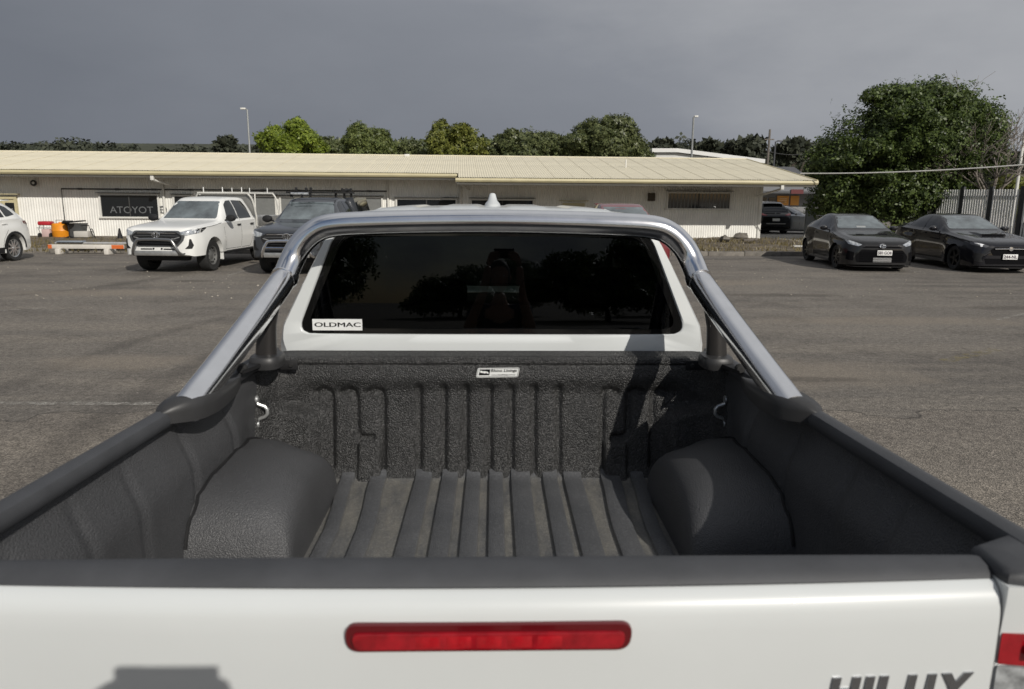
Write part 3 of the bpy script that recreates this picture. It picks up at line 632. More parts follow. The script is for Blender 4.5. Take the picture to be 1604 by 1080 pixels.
def panel_fence():
    y_ = 36.; a = at_y(1262, 340, y_).x; b_ = at_y(1360, 340, y_).x; zt = at_y(1300, 328, y_).z; t = thing('panel_fence', 'pale grey sheet metal fence right behind the black hatchback', 'fence', ((a+b_)/2, y_, 0))
    m_ = mat('grey_fence_sheet', (.34, .36, .38), .5, var=.08); n = 7; w_ = (b_-a)/n
    pm = MB().box((0, 0, zt/2), (w_-.06, .03, zt-.04)).mesh('fence_panel', m_)
    for k in range(n):
        o = link('fence_panel', pm, t); o.location = (-(b_-a)/2+w_*(k+.5), 0, 0)
    ps = MB().box((0, 0, zt/2), (.05, .06, zt)).mesh('post', GALV)
    for k in range(n+1): o = link('post', ps, t); o.location = (-(b_-a)/2+w_*k, 0, 0)
    MB().box((0, 0, zt), (b_-a, .07, .05)).build('top_rail', GALV, t, off=(0, 0, 0))
    # frame of tube rails standing on top
    z2 = at_y(1300, 315, y_).z
    for k, z in enumerate((z2, (z2+zt)/2)): MB().tube([(-(b_-a)/2+.3, .05, z), ((b_-a)/2, .05, z)], .03, 6).build('tube_rail', GALV, t, off=(0, 0, 0))
    for x_ in (-(b_-a)/2+.3, .2, (b_-a)/2-.6): MB().tube([(x_, .05, 0), (x_, .05, z2+.05)], .03, 6).build('tube_post', GALV, t, off=(0, 0, 0))
panel_fence()
def palisade():
    A = at_y(1452, 330, 31.0); B = at_y(1670, 330, 25.0); A.z = B.z = 0; d = (B-A); L_ = d.length; ang = math.atan2(d.y, d.x)
    t = thing('picket_fence', 'tall white picket fence with dark square posts at the right edge behind the black sedan', 'fence', A, ang)
    W_ = mat('picket_white', (.72, .72, .70), .5); D_ = mat('dark_post', (.035, .037, .04), .6); H_ = 2.12
    mb = MB(); k = int(L_/.115)
    for i in range(k): mb.box((.06+i*.115, 0, .12+H_/2), (.062, .025, H_))
    tag(mb.build('picket', W_, t, off=(0, 0, 0)), kind='stuff')
    for z in (.35, H_-.12): MB().box((L_/2, .04, z), (L_, .04, .06)).build('rail', D_, t, off=(0, 0, 0))
    for k in range(5):
        x_ = .4+k*(L_-.8)/4; MB().box((x_, .0, 1.2), (.16, .10, 2.3)).build('post', D_, t, off=(0, 0, 0))
palisade()

# ------------------------------------------------------------------ poles and cable
def pole(px, pyt, pyb, y_, r0, r1, head, label, col=GALV, name='lamp_post', cat='lamp post', arm=0.):
    b_ = at_y(px[1], pyb, y_); tp = at_y(px[0], pyt, y_); t = thing(name, label, cat, (b_.x, y_, 0))
    MB().tube([(0, 0, 0), (0, 0, tp.z)], [r0, r1], 8).build('pole', col, t, off=(0, 0, 0))
    if head:
        MB().tube([(0, 0, tp.z-.05), (arm*.5, 0, tp.z+.05), (arm, 0, tp.z+.06)], .04, 6).build('arm', col, t, off=(0, 0, 0))
        MB().box((arm*1.3, 0, tp.z+.05), (abs(arm)*.9+.15, .2, .10), bev=.03).build('lamp_head', FRAME if col is GALV else CHAR, t, off=(0, 0, 0))
    return t, tp
pole((390, 392), 172, 250, 46, .08, .05, True, 'thin grey lamp post rising left of the brightest green tree', arm=-.18)
pole((1088, 1083), 184, 250, 48, .085, .06, True, 'thin pale lamp post rising above the white warehouse', arm=.12)
pole((1211, 1209), 222, 300, 60, .07, .06, True, 'black lamp post with a flat head beyond the right end of the office roof', CHAR, arm=.28)
pole((1597, 1592), 172, 300, 40, .09, .06, True, 'white lamp post with a dark head at the right edge, behind the bare tree', FRAME, arm=.15)
WOOD = mat('pole_timber', (.13, .115, .10), .85, var=.25, vscale=5)
t, tp = pole((1201, 1199), 203, 300, 70, .13, .10, False, 'tall plain timber power pole left of the black lamp post', WOOD, 'power_pole', 'power pole')
MB().box((0, 0, tp.z-.9), (.9, .1, .1)).build('crossarm', WOOD, t, off=(0, 0, 0))
t, tp = pole((1262, 1262), 238, 300, 90, .11, .09, False, 'short timber power pole at the left edge of the big tree', WOOD, 'power_pole', 'power pole')
MB().box((0, 0, tp.z-.5), (1.1, .1, .1)).build('crossarm', WOOD, t, off=(0, 0, 0))
def cable(name, label, P, Q, sag, r, m_):
    P = Vector(P); Q = Vector(Q); pts = [P.lerp(Q, i/20) - Vector((0, 0, sag*4*(i/20)*(1-i/20))) for i in range(21)]
    tag(MB().tube(pts, r, 6).build(name, m_), label, 'cable')
cable('overhead_cable', 'white overhead cable running right from the office eave past the big tree', at_y(1254, 272, 30.3), at_y(1680, 252, 24.5), .12, .022, FRAME)
cable('power_line', 'thin dark power line sagging between the two timber poles', at_y(1199, 236, 70), at_y(1262, 241, 90), .25, .025, PIPE)

# ------------------------------------------------------------------ trees
def leaf_mat(name, dark, light, trans=.25, rough=.42):
    M = bpy.data.materials.new(name); M.use_nodes = True; t = M.node_tree; p = t.nodes['Principled BSDF']; L = t.links
    g = t.nodes.new('ShaderNodeNewGeometry'); r = t.nodes.new('ShaderNodeValToRGB'); L.new(g.outputs['Random Per Island'], r.inputs[0])
    r.color_ramp.elements[0].color = (*dark, 1); r.color_ramp.elements[1].color = (*light, 1); L.new(r.outputs[0], p.inputs['Base Color'])
    p.inputs['Roughness'].default_value = rough; p.inputs['Specular IOR Level'].default_value = .35
    tr = t.nodes.new('ShaderNodeBsdfTranslucent'); L.new(r.outputs[0], tr.inputs[0]); mx = t.nodes.new('ShaderNodeMixShader'); mx.inputs[0].default_value = trans
    o = t.nodes['Material Output']; L.new(p.outputs[0], mx.inputs[1]); L.new(tr.outputs[0], mx.inputs[2]); L.new(mx.outputs[0], o.inputs[0]); return M
BARK = mat('bark', (.075, .060, .048), .9, var=.35, vscale=6, bump=.8, bscale=25, bdist=.02)
BARKG = mat('bare_bark', (.20, .175, .15), .9, var=.3, vscale=6)
LF_BIG = leaf_mat('fig_leaves', (.018, .034, .009), (.125, .170, .045), .3); LF_LIME = leaf_mat('lime_leaves', (.075, .115, .012), (.25, .31, .045)); LF_OLIVE = leaf_mat('olive_leaves', (.050, .072, .020), (.185, .215, .070)); LF_GREY = leaf_mat('grey_green_leaves', (.038, .054, .020), (.165, .185, .075)); LF_FAR = leaf_mat('far_leaves', (.030, .036, .024), (.065, .072, .046), .1, .7); LF_YEL = leaf_mat('olive_gold_leaves', (.06, .078, .014), (.215, .225, .05))
def leaves(rng, blobs, n, size, shell=.45, rosette=5, asp=.45):
    """blobs: (cx,cy,cz,rx,ry,rz). Rosettes of folded leaves spread through the outer part of every blob -> vertex/face arrays"""
    vol = np.array([b_[3]*b_[4]+b_[4]*b_[5]+b_[3]*b_[5] for b_ in blobs]); k = rng.choice(len(blobs), n, p=vol/vol.sum()); B = np.array(blobs)[k]
    d = rng.normal(size=(n, 3)); d /= np.linalg.norm(d, axis=1)[:, None]; rr = 1 - shell*rng.random(n)**1.6 + .14*rng.normal(size=n)
    P = B[:, :3] + d*B[:, 3:]*rr[:, None]
    V = []; m_ = rosette
    nrm = d + .55*rng.normal(size=(n, 3)) + np.array([0, 0, .35]); nrm /= np.linalg.norm(nrm, axis=1)[:, None]
    a = np.cross(nrm, rng.normal(size=(n, 3))); a /= np.linalg.norm(a, axis=1)[:, None]; b_ = np.cross(nrm, a)
    sz = size*(.65+.7*rng.random(n))
    for j in range(m_):
        q = 2*np.pi*(j+.5*rng.random(n))/m_; u = a*np.cos(q)[:, None] + b_*np.sin(q)[:, None]; wv = np.cross(nrm, u); dr = (rng.random(n)*.55-.35)[:, None]; u2 = u + nrm*dr
        s = (sz*(.8+.4*rng.random(n)))[:, None]; base = P + u*s*.08
        V.append(np.stack([base, base+u2*s*.5+wv*s*asp*.5+nrm*s*.05, base+u2*s, base+u2*s*.5-wv*s*asp*.5+nrm*s*.05], 1))
    V = np.concatenate(V).reshape(-1, 3); F = np.arange(len(V)).reshape(-1, 4); return V, F
def leaf_obj(name, V, F, m_, parent):
    me = bpy.data.meshes.new(name); me.vertices.add(len(V)); me.vertices.foreach_set('co', V.astype(np.float32).ravel()); me.loops.add(F.size); me.loops.foreach_set('vertex_index', F.astype(np.int32).ravel())
    me.polygons.add(len(F)); me.polygons.foreach_set('loop_start', np.arange(0, F.size, 4, dtype=np.int32)); me.polygons.foreach_set('loop_total', np.full(len(F), 4, np.int32)); me.materials.append(m_); me.update(calc_edges=True); me.validate()
    return link(name, me, parent)
def limb(mb, p, d, length, r, depth, rnd, spread=.6, ratio=.72, kids=3, up_=.15, n=6, rmin=.006):
    p = Vector(p); d = Vector(d).normalized(); pts = [p.copy()]; rs = [r]; seg = 4
    for i in range(seg):
        d = (d + Vector((rnd.gauss(0, .12), rnd.gauss(0, .12), rnd.gauss(0, .08)+up_*.15))).normalized(); p = p + d*length/seg; pts.append(p.copy()); rs.append(max(rmin, r*(1-.45*(i+1)/seg)))
    mb.tube(pts, rs, max(3, n), caps=False)
    if depth > 0:
        for k in range(kids):
            t_ = rnd.uniform(.45, 1.0); q = pts[min(seg, int(t_*seg)+ (1 if k == 0 else 0))]
            nd_ = (d + Vector((rnd.gauss(0, spread), rnd.gauss(0, spread), rnd.gauss(0, spread*.7)+up_))).normalized()
            limb(mb, q, nd_, length*rnd.uniform(.55, .85)*ratio/.72, max(rmin, r*.55), depth-1, rnd, spread, ratio, kids, up_, n-1, rmin)
def tree(name, label, base, blobs, n, size, m_, trunk_r, trunk_h, seed, group=None, cat='tree', bark=BARK, rosette=5, shell=.45, depth=2, asp=.45):
    rng = np.random.default_rng(seed); rnd = random.Random(seed); t = thing(name, label, cat, base, 0, group); reach = .42*min(max(b_[3] for b_ in blobs), max(b_[5] for b_ in blobs))
    mb = MB(); limb(mb, (0, 0, 0), (0, 0, 1), trunk_h, trunk_r, 0, rnd, n=10)
    top = Vector((0, 0, trunk_h*.92))
    for k in range(5):
        q = 2*math.pi*k/5+rnd.random(); limb(mb, top-Vector((0, 0, trunk_h*.2*rnd.random())), (math.cos(q), math.sin(q), .7), min(trunk_h*.8, reach), trunk_r*.5, depth, rnd)
    mb.build('trunk', bark, t, 80, off=(0, 0, 0), fix=False)
    V, F = leaves(rng, blobs, n, size, shell, rosette, asp); leaf_obj('crown', V, F, m_, t); return t
def lump(rnd, cx, cz, rx, rz, k, ry=None, sub=.42, flat_bottom=True):
    """a big crown made of sub-lumps scattered over an ellipsoid"""
    ry = ry or rx; L_ = [(cx, 0, cz, rx*.72, ry*.72, rz*.72)]
    for i in range(k):
        q = rnd.random()*2*math.pi; z = rnd.uniform(-.75 if not flat_bottom else -.5, .95); s = math.sqrt(max(0, 1-z*z)); f = rnd.uniform(.55, .92); s_ = sub*rnd.uniform(.5, 1.15)
        L_.append((cx+rx*f*s*math.cos(q), ry*f*s*math.sin(q), cz+rz*f*z, rx*s_, ry*s_, rz*s_*.95))
    return L_
def crown_px(px0, px1, pyt, pyb, y_):
    a = at_y(px0, pyt, y_); b_ = at_y(px1, pyb, y_); tp = at_y((px0+px1)/2, pyt, y_).z; bt = at_y((px0+px1)/2, pyb, y_).z
    return (a.x+b_.x)/2, abs(b_.x-a.x)/2, (tp+bt)/2, (tp-bt)/2
# five trees behind the office roof
for (p0, p1, pt, pb, m_, seed, lab, nn) in (
    (396, 506, 190, 268, LF_LIME, 11, 'bright lime green bushy tree behind the office roof, beside the left lamp post', 2300),
    (528, 622, 193, 272, LF_OLIVE, 12, 'olive green rounded tree behind the office roof, next to the lime green one', 2200),
    (662, 758, 192, 272, LF_YEL, 13, 'golden olive tree with pointed left top, third along behind the office roof', 2100),
    (766, 878, 196, 274, LF_GREY, 14, 'grey green round tree behind the office roof above the truck aerial', 2200),
    (884, 1018, 183, 276, LF_GREY, 15, 'largest grey green tree behind the office roof, left of the white warehouse', 2900)):
    y_ = 48.; cx, rx, cz, rz = crown_px(p0, p1, pt, pb, y_); rnd = random.Random(seed)
    bl = lump(rnd, 0, cz, rx*.98, rz, 24, ry=rx, sub=.33)
    if seed == 13: bl += [(-rx*.42, 0, cz+rz*.75, rx*.28, rx*.3, rz*.34)]
    tree('tree', lab, (cx, y_, 0), bl, int(nn*3.2), .17, m_, .22, cz-rz*.4, seed, shell=.5, asp=.55)
# lower scrubby trees filling the gaps
for i, (p0, p1, pt, pb, m_, lab) in enumerate((
    (480, 556, 208, 266, LF_GREY, 'low scrubby tree between the lime green and olive trees'), (602, 684, 214, 266, LF_GREY, 'low scrubby tree between the olive and golden olive trees'),
    (736, 792, 216, 266, LF_OLIVE, 'low scrubby tree right of the golden olive tree'), (852, 908, 212, 266, LF_OLIVE, 'low scrubby tree left of the largest grey green tree'))):
    cx, rx, cz, rz = crown_px(p0, p1, pt, pb, 52.); rnd = random.Random(40+i); tree('scrub_tree', lab, (cx, 52., 0), lump(rnd, 0, cz, rx, rz, 9, sub=.4), 1200, .25, m_, .12, max(1, cz-rz*.5), 40+i, depth=1, asp=.5)
# far wooded ridge: uncountable, one object each side of the hill
def wood(name, spans, y0, seed, n):
    rng = np.random.default_rng(seed); bl = []
    for (p0, p1, f) in spans:
        x_ = p0
        while x_ < p1:
            yy = y0+rng.uniform(-12, 25); top = f(x_)+rng.normal()*3.2; q = at_y(x_, top, yy); r_ = rng.uniform(1.6, 3.4)*yy/130; bl.append((q.x, yy, max(2, q.z-r_), r_*1.15, r_, r_*.95)); x_ += rng.uniform(4, 9)
    V, F = leaves(rng, bl, n, .85, .5, 4, .6); o = leaf_obj(name, V, F, LF_FAR, None); tag(o, kind='stuff'); return o
tag(wood('distant_wood', [(-60, 420, lambda p: 229-6*math.sin(p*.016)-3*math.sin(p*.07)), (420, 1020, lambda p: 230-4*math.sin(p*.03)), (1020, 1300, lambda p: 227-4*math.sin((p-1020)*.025)-3*math.sin(p*.06)), (1500, 1760, lambda p: 235-4*math.sin(p*.05))], 150, 5, 26000), 'dark far wood along the skyline behind the office roof', 'wood')
# hill under the wood
hm = MB()
def hill(u, v):
    x_ = -330+u*760; y_ = 118+v*190; return (x_, y_, -.3+ (at_y(800, 240, y_).z)*sstep(0, .3, v)*(1-.15*math.sin(x_*.02)))
hm.grid(60, 14, hill); tag(hm.build('hill', mat('hill_scrub', (.045, .05, .030), .95, var=.3, vscale=.3)), kind='structure')
# eucalypt-shaped individuals on the ridge
for i, (p0, p1, pt, pb, lab) in enumerate(((338, 366, 218, 244, 'round dark gum tree standing above the far wood left of the left lamp post'), (1020, 1062, 222, 248, 'dark round tree on the skyline right of the largest grey green tree'), (1098, 1128, 224, 248, 'small dark tree on the skyline right of the pale lamp post'), (1130, 1200, 217, 250, 'broad dark tree on the skyline left of the timber power pole'), (1224, 1262, 222, 252, 'dark tree on the skyline right of the black lamp post'))):
    y_ = 110.; cx, rx, cz, rz = crown_px(p0, p1, pt, pb, y_); rnd = random.Random(70+i); tree('skyline_tree', lab, (cx, y_, 0), lump(rnd, 0, cz, rx, rz, 9, sub=.38), 420, .9, LF_FAR, .3, max(2, cz-rz), 70+i, depth=1, asp=.6)
# the big fig at right
y_ = 33.; rnd = random.Random(3); bl = []
cxw = at_y(1416, 300, y_).x
def bb(px, py, rpx, rpy=None, dy=0):
    p = at_y(px, py, y_); r_ = rpx*y_/1150; rz = (rpy or rpx)*y_/1150; bl.append((p.x-cxw, dy, p.z, r_, r_, rz))
for a in ((1420, 240, 88, 84), (1475, 198, 62, 58), (1425, 188, 66, 50), (1355, 238, 62, 62), (1310, 262, 44, 48), (1300, 300, 36, 34), (1380, 300, 70, 44), (1440, 290, 60, 46), (1505, 232, 46, 50), (1525, 205, 34, 36), (1350, 300, 50, 40), (1400, 165, 34, 26), (1500, 165, 34, 28), (1455, 152, 30, 22), (1285, 255, 22, 30), (1375, 190, 34, 30), (1290, 320, 26, 20), (1330, 325, 34, 18), (1425, 328, 34, 18), (1395, 330, 30, 16)):
    bb(*a, dy=rnd.uniform(-1.2, .8))
for k in range(95):
    q = rnd.random()*2*math.pi; rr = math.sqrt(rnd.random()); px = 1412+rr*140*math.cos(q); py = 246+rr*104*math.sin(q)
    if px < 1350 and py < 225: py += 35
    if px > 1470 and py > 262: py -= 60
    bb(px, min(py, 325), rnd.uniform(9, 19), rnd.uniform(7, 13), dy=-2.9*math.sqrt(max(0, 1-rr*rr))+rnd.uniform(-.5, .2))
tree('fig_tree', 'big dense dark green fig tree behind the two black cars', (cxw, y_, 0), bl, 46000, .125, LF_BIG, .45, 1.9, 3, shell=.30, rosette=3, asp=.6, depth=2)
# leafless tree beside it
rnd = random.Random(17); bp = at_y(1552, 340, 30.); t = thing('bare_tree', 'leafless grey tree with fine twigs right of the big fig tree', 'tree', (bp.x, 30., 0)); mb = MB()
limb(mb, (0, 0, 0), (-.1, 0, 1), 2.0, .13, 0, rnd, n=8); mb.build('trunk', BARKG, t, 80, off=(0, 0, 0), fix=False); mb = MB()
for k in range(9):
    q = rnd.uniform(-1.1, 1.25); limb(mb, (rnd.uniform(-.1, .1), 0, 1.4+rnd.random()*.6), (math.sin(q)*1.0-.1, rnd.uniform(-.5, .3), .75), 1.75, .055, 4, rnd, .42, .74, 3, .04, 5, .007)
mb.build('branches', BARKG, t, 80, off=(0, 0, 0), fix=False)
c = at_y(1600, 285, 42); tree('shrub', 'yellow green shrub behind the picket fence at the right edge', (c.x, 42, 0), lump(random.Random(9), 0, c.z-.8, 1.8, 1.6, 8), 900, .3, LF_YEL, .1, 1.5, 9, cat='shrub', depth=1)
# dark hedge-like undergrowth at the foot of the fig
c = at_z(1420, 372); tree('shrub', 'low weedy shrub at the foot of the big fig tree between the two black cars', (at_y(1425, 340, 29.5).x, 29.5, 0), [(0, 0, .35, .8, .5, .5), (.5, .1, .5, .4, .4, .5), (-.5, 0, .3, .5, .4, .4)], 320, .26, LF_OLIVE, .04, .4, 19, cat='shrub', depth=1, asp=.25)
# two trees across the road behind the photographer, seen mirrored in the cab glass
for i, (x_, yy, s_, lab) in enumerate(((9, -52, 1.0, 'spreading tree mirrored in the right half of the cab window'), (-14, -46, 1.15, 'tree mirrored in the left half of the cab window'), (-30, -50, 1.2, 'tree mirrored at the left edge of the cab window'), (-3, -60, .75, 'low tree mirrored in the middle of the cab window'), (30, -64, .8, 'low tree mirrored at the right edge of the cab window'), (1.5, -70, .95, 'tree mirrored behind the phone holder in the cab window'), (18, -75, 1.0, 'far tree mirrored right of the middle of the cab window'), (-22, -72, 1.2, 'far tree mirrored left of the middle of the cab window'))):
    tree('street_tree', lab, (x_, yy, 0), lump(random.Random(90+i), 0, 3.0*s_, 5.6*s_, 3.0*s_, 18), 2600, .42, LF_BIG, .25, 1.6*s_, 90+i, depth=1)

# ------------------------------------------------------------------ litter and things by the wall
random.seed(12)
rb_ = MB()
def rock(c, r_, mb):
    vs = []; rings = 4; n = 6
    for i in range(rings+1):
        th = math.pi*i/rings
        for j in range(n): ph = 2*math.pi*j/n; k = r_*random.uniform(.7, 1.15); vs.append((c[0]+k*math.sin(th)*math.cos(ph), c[1]+k*math.sin(th)*math.sin(ph), c[2]+k*.6*math.cos(th)))
    mb.add(vs, [(i*n+j, i*n+(j+1) % n, (i+1)*n+(j+1) % n, (i+1)*n+j) for i in range(rings) for j in range(n)])
for k in range(60):
    px = random.uniform(1092, 1250); p = at_z(px, random.uniform(379, 396)); rock((p.x, p.y, .1), random.choice((.02, .03, .035, .05)), rb_)
tag(rb_.build('rubble', mat('rubble_mix', (.30, .26, .20), .9, var=.5, vscale=3)), 'small stones and rubble on the dirt strip by the office end', 'rubble', kind='stuff')
rb_ = MB()
for k in range(300):
    px = random.uniform(-10, 420) if k % 2 else random.uniform(1100, 1604); p = at_z(px, random.uniform(405, 470)); rock((p.x, p.y, .008), random.choice((.007, .009, .012, .02)), rb_)
tag(rb_.build('grit', mat('pale_grit', (.34, .31, .26), .9, var=.4, vscale=3)), 'pale loose grit scattered on the asphalt', 'grit', kind='stuff')
for i, (px, py, s_, lab) in enumerate(((1128, 380, .28, 'pale rounded rock on the dirt strip, left of the larger rock heap'), (1152, 377, .38, 'larger rounded rock on the dirt strip below the barred window'))):
    p = at_z(px, py); mb = MB(); rock((0, 0, .1), s_, mb); o = mb.build('rock', KERB, ang=50); o.location = (p.x, p.y-.6, .08); tag(o, lab, 'rock')
for i, (px, py, rz, lab) in enumerate(((1166, 381, .5, 'dark piece of scrap timber beside the rocks on the dirt strip'), (1250, 392, -.3, 'pale broken offcut lying on the dirt strip near the kerb'))):
    p = at_z(px, py); o = MB().box((0, 0, 0), (.8, .16, .06), rz=rz, bev=.01).build('timber_offcut', WOOD if i == 0 else FRAME); o.location = (p.x, p.y-.6, .17); tag(o, lab, 'timber')
# tufts of dry grass
rng = np.random.default_rng(2); P = []
for k in range(1500):
    px = rng.uniform(40, 200) if k % 3 == 0 else rng.uniform(1085, 1265); p = at_z(px, rng.uniform(377, 399)); a = rng.uniform(0, 6.28); h_ = rng.uniform(.05, .16); u = np.array([math.cos(a), math.sin(a), 0])*.02; b0 = np.array([p.x, p.y, .07]); tpv = b0+np.array([rng.normal()*.05, rng.normal()*.05, h_]); P += [b0-u, b0+u, tpv+u*.2, tpv-u*.2]
V = np.array(P); tag(leaf_obj('dry_grass', V, np.arange(len(V)).reshape(-1, 4), leaf_mat('straw', (.12, .10, .045), (.26, .21, .10)), None), 'short dry grass on the verge by the office wall', 'grass', kind='stuff')

# orange drum, red mower, grey bin, stool, hose, cone, barrier boards (all on the verge by the lettered window)
ORG = mat('orange_plastic', (.75, .27, .012), .45, var=.08); RED = mat('red_plastic', (.42, .02, .03), .45); BINM = mat('grey_plastic', (.075, .078, .08), .5)
yw = 30.3
def at_w(px): p = at_y(px, 360, yw); return Vector((p.x, yw, .1))
def zpx(py): return at_y(100, py, yw).z - .1
t = thing('drum', 'bright orange drum standing against the office wall', 'drum', at_w(97)); h_ = zpx(350)
MB().lathe([(0, 0), (.33, 0), (.35, .03), (.36, h_*.45), (.37, h_*.5), (.36, h_*.55), (.35, h_-.06), (.30, h_), (0, h_)], 22).build('body', ORG, t, off=(0, 0, 0)); MB().lathe([(.1, h_), (.1, h_+.04), (0, h_+.05)], 12).build('cap', ORG, t, off=(0, 0, 0))
MB().tube([(-.2, .0, h_-.05), (-.2, 0, h_+.12), (.1, 0, h_+.12), (.1, 0, h_-.05)], .015, 6).build('handle', GALV, t, off=(0, 0, 0))
t = thing('push_mower', 'small machine with a red top and wire frame, left of the orange drum', 'mower', at_w(73)); h_ = zpx(347)
MB().box((0, 0, h_-.08), (.5, .35, .16), bev=.05).build('cover', RED, t, off=(0, 0, 0)); mb = MB()
for s_ in (-1, 1): mb.tube([(s_*.2, 0, h_-.1), (s_*.26, -.1, h_*.5), (s_*.2, 0, .05)], .014, 6); mb.tube([(s_*.2, .15, h_-.1), (s_*.24, .15, .05)], .014, 6)
mb.tube([(-.3, -.12, h_*.6), (.3, -.12, h_*.6)], .014, 6); mb.build('frame', GALV, t, off=(0, 0, 0)); MB().box((0, .05, h_*.28), (.34, .3, h_*.5), bev=.04).build('housing', mat('faded_pink', (.55, .40, .38), .6), t, off=(0, 0, 0))
for s_ in (-1, 1): MB().lathe([(0, -.03), (.10, -.03), (.11, 0), (.10, .03), (0, .03)], 14, 'x', (s_*.22, -.12, .09)).build('wheel', TYRE, t, off=(0, 0, 0))
t = thing('wheelie_bin', 'dark grey bin with an open lid right of the orange drum', 'bin', at_w(122)); h_ = zpx(346)
MB().loft([[(sx*a, sy*b_, z) for sx, sy in ((-1, -1), (1, -1), (1, 1), (-1, 1))] for a, b_, z in ((.2, .2, .04), (.27, .28, h_-.12), (.28, .29, h_-.1))]).build('body', BINM, t, off=(0, 0, 0)); MB().box((-.1, -.05, h_-.04), (.72, .5, .05), bev=.015, M=Matrix.Rotation(R(-6), 3, 'Y')).build('lid', TRIM, t, off=(0, 0, 0)); MB().tube([(-.25, .3, h_-.12), (.25, .3, h_-.12)], .02, 6).build('handle', TRIM, t, off=(0, 0, 0))
for s_ in (-1, 1): MB().lathe([(0, -.03), (.09, -.03), (.1, 0), (.09, .03), (0, .03)], 14, 'x', (s_*.22, .22, .1)).build('wheel', TYRE, t, off=(0, 0, 0))
t = thing('stool', 'black round topped stool on a single stem in front of the grey bin', 'stool', at_w(119)-Vector((0, .5, 0))); h_ = .62
MB().lathe([(0, h_), (.2, h_), (.21, h_+.04), (.17, h_+.08), (0, h_+.08)], 18).build('seat', TRIM, t, off=(0, 0, 0)); MB().tube([(0, 0, .08), (0, 0, h_)], .025, 8).build('stem', TRIM, t, off=(0, 0, 0)); MB().lathe([(0, .1), (.05, .09), (.2, .03), (.21, 0), (0, 0)], 18).build('base', TRIM, t, off=(0, 0, 0))
t = thing('trolley', 'low black frame trolley with a pale box beside the stool', 'trolley', at_w(134)-Vector((0, .2, 0)))
MB().box((0, 0, .16), (.55, .4, .24), bev=.02).build('box', mat('pale_box', (.50, .48, .44), .6), t, off=(0, 0, 0)); MB().tube([(-.26, 0, .3), (-.26, 0, .5), (.26, 0, .5), (.3, 0, .3), (.42, 0, .05)], .016, 6).build('frame', TRIM, t, off=(0, 0, 0))
tag(MB().tube([at_w(134)+Vector((.3+.18*q/10, -.2, .42-.02*abs(q-4)-.4*(q/10)**2)) for q in range(11)], .018, 6).build('hose', TRIM), 'black hose drooping from the trolley to the ground', 'hose')
c = at_y(187, 360, 29.5); t = thing('traffic_cone', 'small dark cone by the wall under the lettered window', 'cone', (c.x, 29.5, .1)); MB().lathe([(.11, .02), (.06, .25), (.03, .42), (0, .43)], 14).build('body', TRIM, t, off=(0, 0, 0)); MB().box((0, 0, .015), (.3, .3, .03), bev=.01).build('base', TRIM, t, off=(0, 0, 0))
# barrier boards stacked on blocks on the kerb
BRD = mat('board_white', (.60, .57, .52), .7, var=.12, vscale=3, vdetail=8); BRO = mat('board_orange', (.62, .14, .03), .6)
def board(xa, xb, y_, z, h_, nm, lab, m_, d_=.06, ends=None):
    t = thing(nm, lab, 'board', ((xa+xb)/2, y_, z)); L_ = xb-xa
    MB().box((0, 0, h_/2), (L_, d_, h_), bev=.008).build('board', m_, t, off=(0, 0, 0))
    if ends:
        for a, b_ in ends: MB().box((-L_/2+(a+b_)/2*L_, -d_/2-.004, h_/2), ((b_-a)*L_, .006, h_*.9)).build('orange_band', BRO, t, off=(0, 0, 0))
x80 = at_y(78, 390, 23.4).x; x190 = at_y(196, 390, 23.4).x
board(x80, x190, 23.35, .17, .13, 'barrier_board', 'white barrier board with an orange end lying on blocks at the kerb', BRD, ends=((.0, .05), (.84, 1.0)))
board(x80+.1, x190+.2, 23.62, .31, .05, 'plank', 'grey plank lying on top behind the white barrier board', mat('grey_plank', (.36, .36, .36), .7, var=.15), .2)
board(x80+.2, x80+1.0, 23.55, .362, .04, 'plank', 'short blue grey plank on top of the stacked boards, at their left end', mat('blue_plank', (.22, .25, .29), .6, var=.1), .25)
for px, lab in ((94, 'pale block under the left end of the barrier board'), (170, 'pale block under the right end of the barrier board')):
    p = at_y(px, 395, 23.4); o = MB().box((0, 0, .085), (.14, .5, .17), bev=.01).build('block', BRD); o.location = (p.x, 23.5, 0); tag(o, lab, 'block')

# ------------------------------------------------------------------ the white utility truck in front of the camera
truck = thing('utility_truck', 'white utility truck seen from behind, with black lined tray and steel sports bar', 'truck', (0, 3.4, 0)); WOFF = truck.location.copy()
def S(y): return 1-.041*(y-1.1)
def rx(y): return S(y)
# tray floor with pressed ribs
prof = [(-.83, .880), (-.78, .874), (-.60, .868)]
ribs = [(-.494, .022), (-.390, .026), (-.251, .029), (-.156, .028), (-.071, .025), (.011, .024), (.100, .034), (.207, .026), (.289, .032), (.403, .032), (.496, .022)]
for c, h_ in ribs: prof += [(c-h_-.003, .868), (c-h_, .8785), (c-h_+.004, .8805), (c+h_-.004, .8805), (c+h_, .8785), (c+h_+.003, .868)]
prof += [(.60, .868), (.78, .874), (.83, .880)]
mb = MB(); ysf = [1.03, 1.3, 1.6, 1.9, 2.1, 2.25, 2.35, 2.42, 2.47, 2.50, 2.52, 2.535, 2.545]; vs = []
for y in ysf:
    for x_, z_ in prof: 
        k = 1+ (.06*sstep(2.1, 2.5, y) if abs(x_) > .35 else 0); vs.append((x_*k if abs(x_) < .7 else x_, y, z_ + .022*sstep(2.50, 2.56, y)))
n = len(prof); mb.add(vs, [(i*n+j, i*n+j+1, (i+1)*n+j+1, (i+1)*n+j) for i in range(len(ysf)-1) for j in range(n-1)]); mb.build('tray_floor', LINERF, truck, 28)
